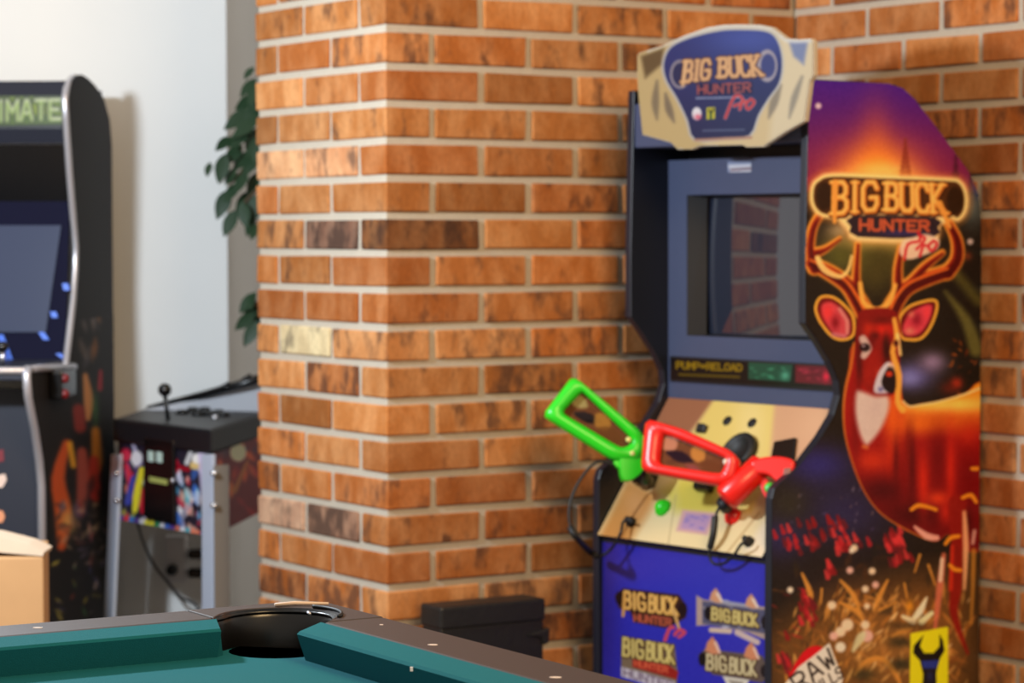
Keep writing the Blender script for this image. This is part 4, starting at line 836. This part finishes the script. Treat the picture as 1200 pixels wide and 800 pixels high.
# ================================================================== LEFT ARCADE MACHINE
LA = V3(-.056, -.998, 0); LA /= np.linalg.norm(LA); LBv = V3(-LA[1] * -1, 0, 0)
LR_ = V3(-1.083, 7.21, 0); Lx = V3(LA[1], -LA[0], 0)             # LA: back to front; Lx: to the left
if Lx[0] > 0: Lx = -Lx
def lc(a, w, z): return LR_ + LA * a + Lx * w + z_up * z
def lside(x, y): 
    p = on(x, y, LR_, Lx); return (p - LR_) @ LA, p[2]
left = thing('fighting_arcade_cabinet', lc(.45, .33, 0), 'dark fighting arcade cabinet with silver edging and green sign, cut by the left edge', 'arcade machine')
lp_px = [(134, 300), (132.5, 170), (129, 140), (122, 115), (112, 100), (104, 92), (97, 87.5), (91, 88.5), (86, 94), (82, 105), (80.5, 117), (82, 140), (86, 200), (90, 250), (93, 290), (92.5, 315), (90, 350), (86, 390), (82, 424), (80.5, 430), (38, 431)]
lp = [lside(*p) for p in lp_px]
lowf = [lside(*p) for p in ((36, 440), (38, 465), (45, 500), (51, 540), (53.5, 570))]
lprof = [(max(a, 0.), z) for a, z in lp] + lowf + [(lowf[-1][0], .02), (0, .02)]
bev(prism('side_panel', [lc(a, 0, z) for a, z in lprof], Lx * .02, M_['charcoal'], left), .002)
bev(prism('side_panel', [lc(a, .66, z) for a, z in lprof], Lx * .02, M_['charcoal'], left), .002)
fr = lprof[7:-2]
tube('edge_trim', [lc(a + .001, .010, z) for a, z in lp[7:20]], [.004, .006] + [.009] * 11, M_['silver'], left, 8)
tube('edge_trim', [lc(a + .001, .010, z) for a, z in [lp[20]] + lowf + [(lowf[-1][0], .04)]], .0105, M_['silver'], left, 8)
LPX = None
P = np.array([lc(a, -.001, z) for a, z in lprof]); LX_, LY_ = pix(P); LPX = list(zip(LX_, LY_))
def left_art(a):
    X, Y = a.X, a.Y; a.C[:] = (27.5, 27.5, 31); t = np.clip((Y - 340) / 80, 0, 1); a.put(np.arange(len(X)), t * .9, (22, 20, 22))
    R = random.Random(11)
    blobs(a, 20, (92, 128), (300, 420), [(110, 104, 104), (140, 124, 116), (84, 84, 96), (150, 96, 50)], (5, 14), 1.5, .6, 3, 5, R)
    a.glow(98, 330, 5, 16, (150, 90, 40), .7); a.glow(118, 310, 5, 12, (60, 66, 100), .7)
    a.line([(100, 440), (104, 470), (103, 490)], [6, 12, 6], (186, 128, 78), 4, .9, 3); a.line([(118, 435), (117, 455)], [4, 6], (150, 30, 44), 3, .9); a.glow(112, 480, 4, 24, (50, 90, 50), .8)
    a.line([(92, 480), (94, 500)], 14, (140, 46, 40), 5, .8); a.line([(78, 520), (68, 560), (74, 600), (72, 640)], [10, 16, 20, 10], (186, 78, 34), 5, .95, 3); a.line([(82, 520), (86, 545)], 7, (206, 150, 40), 4, .9); a.line([(112, 505), (114, 540), (108, 560)], [10, 14, 8], (176, 110, 34), 5, .9, 3)
    a.line([(96, 530), (98, 570), (94, 600)], [12, 16, 10], (150, 70, 60), 5, .9, 3); a.line([(110, 540), (112, 580)], [12, 16], (150, 40, 36), 5, .9); a.glow(80, 610, 10, 16, (206, 170, 100), .8); a.glow(92, 600, 6, 8, (70, 60, 120), .7)
    blobs(a, 60, (66, 128), (590, 660), [(150, 110, 100), (120, 50, 44), (90, 80, 110), (176, 150, 120), (50, 40, 44)], (3, 8), None, .7, 2.5, 3, R)
    blobs(a, 34, (64, 128), (650, 740), [(60, 110, 66), (176, 168, 70), (60, 60, 110), (170, 60, 40), (30, 28, 30), (190, 170, 170)], (2, 6), None, .75, 2.5, 3, R)
    blobs(a, 30, (100, 130), (560, 740), [(22, 20, 22), (30, 26, 28)], (6, 12), 1.5, .7, 2.5, 6, R)
azmax = max(a for a, z in lprof)
sheet('side_art', lc(azmax, -.001, .2), -LA, z_up, azmax, .92, .0035, left_art, M_['print_soft'], left, LPX, gain=1.5, label='flame coloured side print on dark ground')
def lf(x, y, a): return on(x, y, lc(a, 0, 0), LA)
aT = lp[10][0]; aS = lp[14][0]
# sign, visor, bezel, screen, shelf, lower front
zs_t = lf(60, 95, aT - .05)[2]
box('top_board', lc(.03, .02, zs_t - .03), LA * (aT - .08), Lx * .64, z_up * .028, M_['navy'], left)
v0, v1 = lf(60, 95, aT - .03)[2], lf(60, 112, aT)[2]; v2, v3 = lf(60, 150, aT)[2], lf(60, 168, aT - .03)[2]
def slab(name, a0, z0, a1, z1, m, th=.015): 
    return box(name, lc(a0, .02, z0), lc(a1, .02, z1) - lc(a0, .02, z0), Lx * .64, -LA * th, m, left)
slab('sign_top', aT - .012, v1, aT - .04, zs_t, M_['navy']); slab('sign_back', aT - .012, v2, aT - .012, v1, M_['black']); slab('sign_bottom', aT - .03, v3, aT - .012, v2, M_['navy'])
def sign_art(a):
    X, Y = a.X, a.Y; a.C[:] = (18, 20, 18); a.poly([(-80, 113), (75, 112), (75, 144), (-80, 148)], (120, 146, 30), 4); a.glow(30, 130, 120, 10, (180, 196, 50), .6)
    a.poly([(-80, 138), (75, 134), (75, 144), (-80, 148)], (96, 130, 36), 5, .8)
    q = [(-52, 119), (71, 117), (71, 139), (-52, 143)]; a.text('ULTIMATE', q, 8, (24, 34, 16), 2); a.text('ULTIMATE', q, 4.6, (214, 226, 176), 2); a.text('ULTIMATE', [(x, y + 3) for x, y in q], 2, (150, 190, 60), 2, .7)
sO = lf(-10, 150, aT - .011); zz0, zz1 = lf(40, 149, aT - .011)[2], lf(40, 112, aT - .011)[2]
sheet('sign_print', lc(aT - .0115, .40, zz0), -Lx, z_up, .38, zz1 - zz0, .0026, sign_art, M_['print'], left, off=.001, gain=.48, label='yellow green sign lettering on black')
slab('speaker_board', aS + .02, lf(50, 236, aS)[2], aT - .03, v3 - .002, M_['gloss_black'])
zb0, zb1 = lf(50, 425, lp[18][0])[2], lf(50, 236, aS)[2]; ab0, ab1 = lp[18][0] - .03, aS + .02
slab('monitor_bezel', ab0, zb0, ab1, zb1, mat('violet_bezel', (14, 15, 40), .75, spec=.12))
def bzl(t, w, h=.0): return lc(ab0 + (ab1 - ab0) * t, w, zb0 + (zb1 - zb0) * t) + LA * h
def bez_at(x, y):
    n_ = np.cross(lc(ab1, 0, zb1) - lc(ab0, 0, zb0), Lx); n_ /= np.linalg.norm(n_); return on(x, y, lc(ab0, 0, zb0) + LA * .002, n_)
scr = [bez_at(x, y) for x, y in ((-70, 264), (72, 264), (54, 389), (-50, 389))]
prism('screen', scr, LA * .004, mat('grey_screen', (58, 67, 92), .12, spec=.5), left, label='blue grey blank screen')
for p in ([(46, 386), (54, 398)], [(0, 392), (12, 424)], [(3, 405), (11, 425)], [(68, 414), (76, 420)], [(62, 365), (64, 372)], [(76, 332), (78, 340)]):
    prism('bezel_stripe', [bez_at(x, y) for x, y in ((p[0][0] - 3, p[0][1]), (p[0][0] + 4, p[0][1]), (p[1][0] + 4, p[1][1]), (p[1][0] - 3, p[1][1]))], LA * .003, mat('stripe_blue', (30, 96, 220), .4), left)
# control shelf with silver rim
asf = lp[20][0]; zsh = lp[20][1]
box('control_shelf', lc(ab0 - .02, .02, zsh - .03), LA * (asf - ab0 + .03), Lx * .64, z_up * .03, M_['navy'], left, b=.004)
tube('shelf_trim', [lc(lp[18][0] - .03, -.004, lp[19][1] - .001), lc(asf - .02, -.004, zsh - .002), lc(asf + .012, .02, zsh - .006), lc(asf + .016, .64, zsh - .006)], .009, M_['silver'], left)
for w in (.1, .3, .5):
    b0 = lc((ab0 + asf) / 2 + .1, w, zsh); tube('joystick_shaft', [b0, b0 + z_up * .035], .006, M_['chrome'], left); ball('joystick_ball', b0 + z_up * .045, .014, M_['gloss_black'], left)
box('lower_front', lc(lowf[-1][0] - .03, .02, .02), LA * .02, Lx * .64, z_up * (lowf[0][1] - .06), M_['navy'], left)
ld = [on(x, y, lc(lowf[-1][0] - .01, 0, 0), LA) for x, y in ((-4, 557), (6, 555), (8, 562), (3, 571), (-4, 571))]
prism('front_mark', ld, LA * .002, mat('mark_cream', (226, 200, 186), .5), left)
ld = [on(x, y, lc(lowf[-1][0] - .01, 0, 0), LA) for x, y in ((-4, 598), (3, 598), (6, 605), (3, 612), (-4, 612))]
prism('front_mark', ld, LA * .002, mat('mark_orange', (224, 150, 110), .5), left)
ld = [on(x, y, lc(lowf[-1][0] - .01, 0, 0), LA) for x, y in ((-4, 528), (4, 526), (5, 540), (-4, 542))]
prism('front_mark', ld, LA * .002, mat('mark_red', (120, 40, 50), .5), left)
cbx = lside(50, 455)
box('button_box', lc(lside(56, 450)[0], -.035, lside(50, 470)[1]), LA * -.16, -Lx * -.034, z_up * .07, M_['gloss_black'], left, b=.006)
for zz in (441, 459): ball('side_button', lc(lside(58, zz)[0], -.037, lside(58, zz)[1] - .005), .012, mat('button_red', (110, 12, 20), .35), left)

# ================================================================== CARDBOARD BOX
cbz = H - .0; 
bxY = 5.55
fl_, frr = V3(-1.35, bxY, 0), on(51, 640, V3(0, bxY, 0), V3(0, 1, 0)); ztop = on(30, 652, V3(0, bxY, 0), V3(0, 1, 0))[2]
cart = thing('cardboard_box', V3(-1.2, bxY + .15, 0), 'brown cardboard box with open top flap in the lower left corner', 'box')
X1 = frr[0]
box('body', V3(X1, bxY, 0), V3(-.42, -.06, 0), V3(-.042, .30, 0), V3(0, 0, ztop), M_['cardboard'], cart, b=.004)
fp = [on(x, y, V3(0, bxY + .02, 0), V3(0, 1, 0)) for x, y in ((-60, 640), (52, 650), (54, 645), (35, 636), (0, 627), (-60, 615))]
o = prism('flap', [V3(p[0], bxY - .002, p[2]) for p in fp], V3(0, .10, 0), mat('pale_cardboard', (206, 184, 160), .85, noise=.05), cart)

# ================================================================== PEDESTAL CONTROL CONSOLE
PZ = .86
def pd(x, y, z): return on(x, y, V3(0, 0, z), z_up)
pA, pB_, pC, pD = V3(-1.03, 6.909, 0), V3(-.738, 6.51, 0), V3(-.665, 7.16, 0), V3(-1.015, 7.29, 0)
ped = thing('control_console', (pA + pC) / 2, 'black topped arcade control console with a coin door between white wall and brick pillar', 'arcade console')
pf = pB_ - pA; pfl = np.linalg.norm(pf); pfd = pf / pfl; pfn = V3(pfd[1], -pfd[0], 0)          # front direction and outward normal
if pfn[1] > 0: pfn = -pfn
prs = pC - pB_; prl = np.linalg.norm(prs); prd = prs / prl; prn = V3(prd[1], -prd[0], 0)
top = [pA + pfn * .012, pB_ + pfn * .012 + prn * .01, pC + prn * .01, pD]
bev(prism('top_box', [p + z_up * (PZ - .06) for p in top], V3(0, 0, .06), M_['black'], ped), .008, 3)
zb = on(190, 618, pA, pfn)[2]
ins = lambda p, k=.02: p * (1 - k) + (pA + pB_ + pC + pD) / 4 * k
prism('body', [ins(p) + z_up * zb for p in (pA, pB_, pC, pD)], V3(0, 0, PZ - .06 - zb), M_['charcoal'], ped)
def front_art(a):
    X, Y = a.X, a.Y; a.C[:] = (36, 32, 46); R = random.Random(5); a.glow(150, 505, 20, 18, (34, 32, 70), .8)
    bright = [(226, 40, 60), (240, 230, 60), (60, 110, 210), (236, 236, 240), (70, 170, 190), (226, 120, 90), (90, 60, 150), (40, 140, 90), (206, 190, 220)]
    blobs(a, 26, (138, 172), (535, 612), bright, (4, 9), 1.6, .95, 2.2, 2, R); blobs(a, 46, (208, 246), (540, 626), [(90, 160, 200), (206, 206, 230), (236, 180, 160), (60, 110, 200), (236, 236, 240), (200, 60, 80), (110, 190, 190)], (4, 10), 1.4, .95, 2.2, 2, R)
    a.line([(148, 545), (158, 580)], [6, 12], (214, 40, 70), 2); a.line([(166, 550), (160, 580), (158, 598)], [7, 9, 6], (236, 224, 50), 2); a.line([(156, 560), (150, 588)], [6, 8], (60, 70, 170), 2); a.line([(170, 575), (168, 598)], 8, (206, 24, 50), 2)
    a.line([(152, 508), (159, 530)], [3, 5], (190, 184, 214), 1.6); a.disc(160, 537, 7, 9, (236, 234, 240), 2); a.disc(147, 533, 6.5, 8, (214, 44, 78), 2); a.line([(228, 517), (219, 542)], [4, 6], (206, 206, 208), 1.6)
    a.disc(229, 545, 7, 5, (222, 190, 120), 2); a.disc(231, 537, 6, 6, (240, 236, 232), 2); a.disc(204, 546, 6, 10, (190, 22, 44), 2); a.line([(206, 546), (220, 550)], 6, (150, 14, 34), 2)
    a.line([(236, 520), (238, 550), (240, 590)], [8, 10, 7], (206, 190, 226), 3, .9); a.line([(240, 575), (239, 590)], 6, (236, 170, 120), 2)
    for i, x in enumerate(range(142, 244, 6)): a.disc(x, 607 + (x - 142) * .2, 3.2, 5, R.choice(bright), 2, .9)
zfa = PZ - .062
sheet('front_print', ins(pA) + z_up * zb, pfd, z_up, pfl * .98, zfa - zb, .0028, front_art, M_['print'], ped, off=.0012, label='brightly coloured front print')
def side_art2(a):
    X, Y = a.X, a.Y; a.C[:] = (96, 18, 24); R = random.Random(8); blobs(a, 60, (255, 330), (510, 630), [(176, 60, 26), (196, 90, 34), (120, 20, 26), (40, 34, 70), (150, 30, 30), (210, 130, 60)], (4, 11), 1.2, .85, 2.5, 3, R)
    a.glow(262, 528, 10, 8, (44, 30, 60), .8); a.disc(279, 530, 9.5, 10.5, (206, 184, 150), 2); a.line([(290, 540), (275, 575)], [3, 6], (150, 90, 40), 2)
sheet('side_print', ins(pB_) + z_up * zb, prd, z_up, prl * .97, zfa - zb, .003, side_art2, M_['print'], ped, off=.0012, gain=2.2, label='dark red and orange side print')
def pfp(x, y, h=0.): return on(x, y, ins(pA) + pfn * h, pfn)
cd = bev(prism('coin_door', [pfp(x, y, .002) for x, y in ((173, 512), (207, 517), (208, 613), (172, 605))], pfn * .012, M_['gloss_black'], ped), .004)
for q in (((174, 528), (180, 529), (180, 541), (174, 540)), ((184, 529), (190, 530), (190, 542), (184, 541))): prism('coin_slot', [pfp(x, y, .0142) for x, y in q], pfn * .002, mat('slot_pale', (190, 214, 206), .4), cd)
prism('coin_label', [pfp(x, y, .0142) for x, y in ((175, 558), (196, 562), (196, 568), (175, 564))], pfn * .001, mat('label_olive', (170, 176, 96), .5), cd)
lathe('coin_lock', pfp(203, 563, .0142), pfn, [(.008, 0), (.008, .006), (.004, .007)], M_['chrome'], cd, 12)
# legs
lz0 = 0.0
def leg_at(xt, xb, wpx, off, nm='leg'):
    t0, t1 = pfp(xt, 532, off), pfp(xt + wpx, 532, off); s0, s1 = pfp(xb, 715, off), pfp(xb + wpx, 715, off)
    k = (t0[2] - 0.0) / (t0[2] - s0[2]); g0 = t0 + (s0 - t0) * k; g1 = t1 + (s1 - t1) * k
    return bev(prism(nm, [t0, t1, g1, g0], pfn * .01, mat('leg_steel', (196, 206, 226), .35, metal=.25), ped), .002)
leg_at(134, 126, 10.5, .004)
rl = leg_at(240, 240.5, 13, .004)
t0 = pfp(252, 545, .012); 
box('leg_flange', V3(t0[0], t0[1], 0), V3(.032, .02, 0), pfn * .004, z_up * t0[2], mat('flange_shade_grey', (120, 112, 104), .5), ped, b=.001)  # post's side face, its shade put into a darker grey than the lit face
for x, y in ((251, 554), (251, 592)): ball('leg_bolt', pfp(x, y, .02), .010, M_['bolt'], ped, squash=.8)
for x, y in ((137, 554), (137, 586)): ball('leg_bolt', pfp(x, y, .018), .008, M_['bolt'], ped, squash=.8)
for p in (pC,):
    c = ins(p, .01) + V3(.012, 0, 0); box('leg', V3(c[0] - .015, c[1] - .015, 0), V3(.03, 0, 0), V3(0, .03, 0), z_up * zb, M_['charcoal'], ped)
# top controls
js0 = pd(197, 492, PZ); jst = js0 + z_up * .066 + V3(-.008, 0, 0)
tube('joystick_shaft', [js0, jst], .0055, M_['gloss_black'], ped); ball('joystick_ball', jst + z_up * .012, .0175, M_['gloss_black'], ped)
for x, y in ((214, 485), (226, 482), (232, 487), (240, 482), (246, 487), (256, 485), (262, 488), (236, 478), (250, 478)): lathe('push_button', pd(x, y, PZ), z_up, [(.017, 0), (.017, .006), (.012, .012), (.001, .013)], M_['gloss_black'], ped, 14)
lathe('push_button', pd(252, 491, PZ), z_up, [(.009, 0), (.009, .008), (.004, .011)], M_['bolt'], ped, 12, label='bright silver push button')
bl0 = V3(-1.0, 7.27, PZ); 
def yb(x, y, yy): return on(x, y, V3(0, yy, 0), V3(0, 1, 0))
tube('back_bar', [yb(172, 477, 7.25), yb(205, 470, 7.24), yb(240, 462, 7.22), yb(275, 452, 7.2), yb(330, 436, 7.18)], [.004, .008, .011, .012, .013], M_['gloss_black'], ped, 8)
for x, y in ((266, 452), (291, 443)): tube('bar_knob', [yb(x - 5, y + 4, 7.2), yb(x + 4, y - 3, 7.2)], [.012, .008], M_['gloss_black'], ped, 8)
prism('bar_support', [yb(x, y, 7.23) for x, y in ((172, 480), (240, 465), (330, 440), (330, 492), (172, 492))], V3(0, .008, 0), mat('pale_board', (196, 198, 206), .6), ped)
# power strip on the wall with plugs
adp = thing('power_adapter', yb(215, 690, YW), 'white power outlet block with black plugs low on the wall under the console', 'power outlet')
box('outlet_body', yb(195, 680, YW - .005), V3(.062, 0, 0), V3(0, -.05, 0), V3(0, 0, .13), M_['white_plastic'], adp, b=.006)
for x, y in ((222, 648), (222, 670)): box('plug', yb(x, y + 5, YW - .03), V3(.045, 0, 0), V3(0, -.04, 0), V3(0, 0, .025), M_['gloss_black'], adp, b=.005)
pk_ = yb(202, 667, YW - .056); lathe('plug', pk_, V3(0, -1, 0), [(.016, 0), (.016, .02), (.008, .03)], M_['gloss_black'], adp, 14)
tube('power_cord', cr([pfp(160, 610, -.02), yb(170, 640, 7.2), yb(182, 664, 7.25), yb(197, 682, 7.27), yb(212, 700, 7.28), yb(232, 712, 7.28), yb(240, 760, 7.28)], 6, False), .004, M_['rubber'], ped, 8)

# ================================================================== PLANT
plant = thing('ficus_plant', V3(-.52, 7.45, 0), 'dark green leafy plant hanging out behind the brick pillar', 'plant')
lathe('pot', V3(-.52, 7.45, 0), z_up, [(.10, 0), (.14, .26), (.15, .28), (.13, .28), (.12, .25), (.001, .25)], M_['pot'], plant, 20)
def leaf_mesh():
    n = 7; v = []; f = []
    for i in range(n):
        t = i / (n - 1); w = .30 * math.sin(math.pi * min(1, t * .98 + .01)) ** .8 * (1 - .35 * t); zc = -.10 * t * t
        v += [(-w / 2 * 1, t, zc + .05 * w), (0, t, zc - .02), (w / 2, t, zc + .05 * w)]
    for i in range(n - 1):
        for k in range(2): f.append((i * 3 + k, i * 3 + k + 1, (i + 1) * 3 + k + 1, (i + 1) * 3 + k))
    me = bpy.data.meshes.new('leaf'); me.from_pydata(v, [], f); me.materials.append(M_['leaf']); me.polygons.foreach_set('use_smooth', [True] * len(f)); me.update(); return me
LM_ = leaf_mesh()
def pl(x, y, yy=7.2): return on(x, y, V3(0, yy, 0), V3(0, 1, 0))
def leaf(x0, y0, x1, y1, yy=7.2, tw=.0):
    a, b_ = pl(x0, y0, yy), pl(x1, y1, yy - .03); d = Vector(b_ - a); L = d.length; yv = d.normalized(); zv = Vector((tw, -1, .25)); zv = (zv - yv * zv.dot(yv)).normalized(); xv = yv.cross(zv)
    o = bpy.data.objects.new('leaf', LM_); COL.objects.link(o); o.parent = plant
    R = Matrix(((xv.x, yv.x, zv.x), (xv.y, yv.y, zv.y), (xv.z, yv.z, zv.z))).to_4x4()
    o.matrix_local = Matrix.Translation(Vector(a) - Vector(wloc(plant))) @ R @ Matrix.Diagonal((L * 1.9, L, L, 1))
leaves = [(297, 78, 286, 92), (300, 92, 281, 112), (304, 98, 290, 122), (300, 112, 276, 128), (296, 128, 262, 150), (305, 120, 285, 148), (302, 138, 272, 160), (292, 150, 268, 172), (270, 160, 253, 176), (300, 150, 288, 178), (264, 180, 256, 214), (284, 170, 262, 192), (294, 176, 272, 200), (302, 180, 284, 206), (276, 196, 264, 216), (290, 200, 274, 226), (302, 202, 292, 232), (280, 214, 262, 236), (268, 222, 254, 256), (292, 224, 278, 254), (304, 226, 292, 262), (276, 246, 262, 276), (284, 236, 288, 266), (298, 250, 288, 276), (302, 262, 294, 280), (300, 160, 296, 190), (296, 100, 298, 130), (246, 190, 242, 206),
          (300, 342, 280, 366), (304, 352, 284, 382), (298, 366, 276, 386), (302, 376, 286, 405), (306, 366, 294, 392), (292, 344, 294, 362)]
R = random.Random(4)
for l in leaves:
    leaf(*l, yy=7.2 + R.uniform(-.06, .06), tw=R.uniform(-.5, .5))
tk = [V3(-.52, 7.45, .24), V3(-.50, 7.42, .8), V3(-.53, 7.38, 1.3), V3(-.56, 7.3, 1.75)]
tube('stem', cr(tk, 5, False), .014, M_['bark'], plant)
for (x0, y0, x1, y1) in ((330, 110, 296, 100), (330, 120, 276, 160), (330, 160, 270, 215), (330, 200, 280, 245), (335, 340, 296, 360)):
    p0 = pl(x0, y0, 7.3); p1 = pl(x1, y1, 7.2); tube('twig', cr([p0, (p0 + p1) / 2 + z_up * .01, p1], 4, False), [.005] * 8 + [.002], M_['bark'], plant, 6)
tube('branch', cr([tk[3], pl(335, 110, 7.3)], 4, False), .008, M_['bark'], plant, 6); tube('branch', cr([tk[2] , pl(338, 250, 7.33), pl(330, 160, 7.3)], 4, False), .007, M_['bark'], plant, 6); tube('branch', cr([tk[2] - z_up * .15, pl(335, 340, 7.3)], 4, False), .007, M_['bark'], plant, 6)
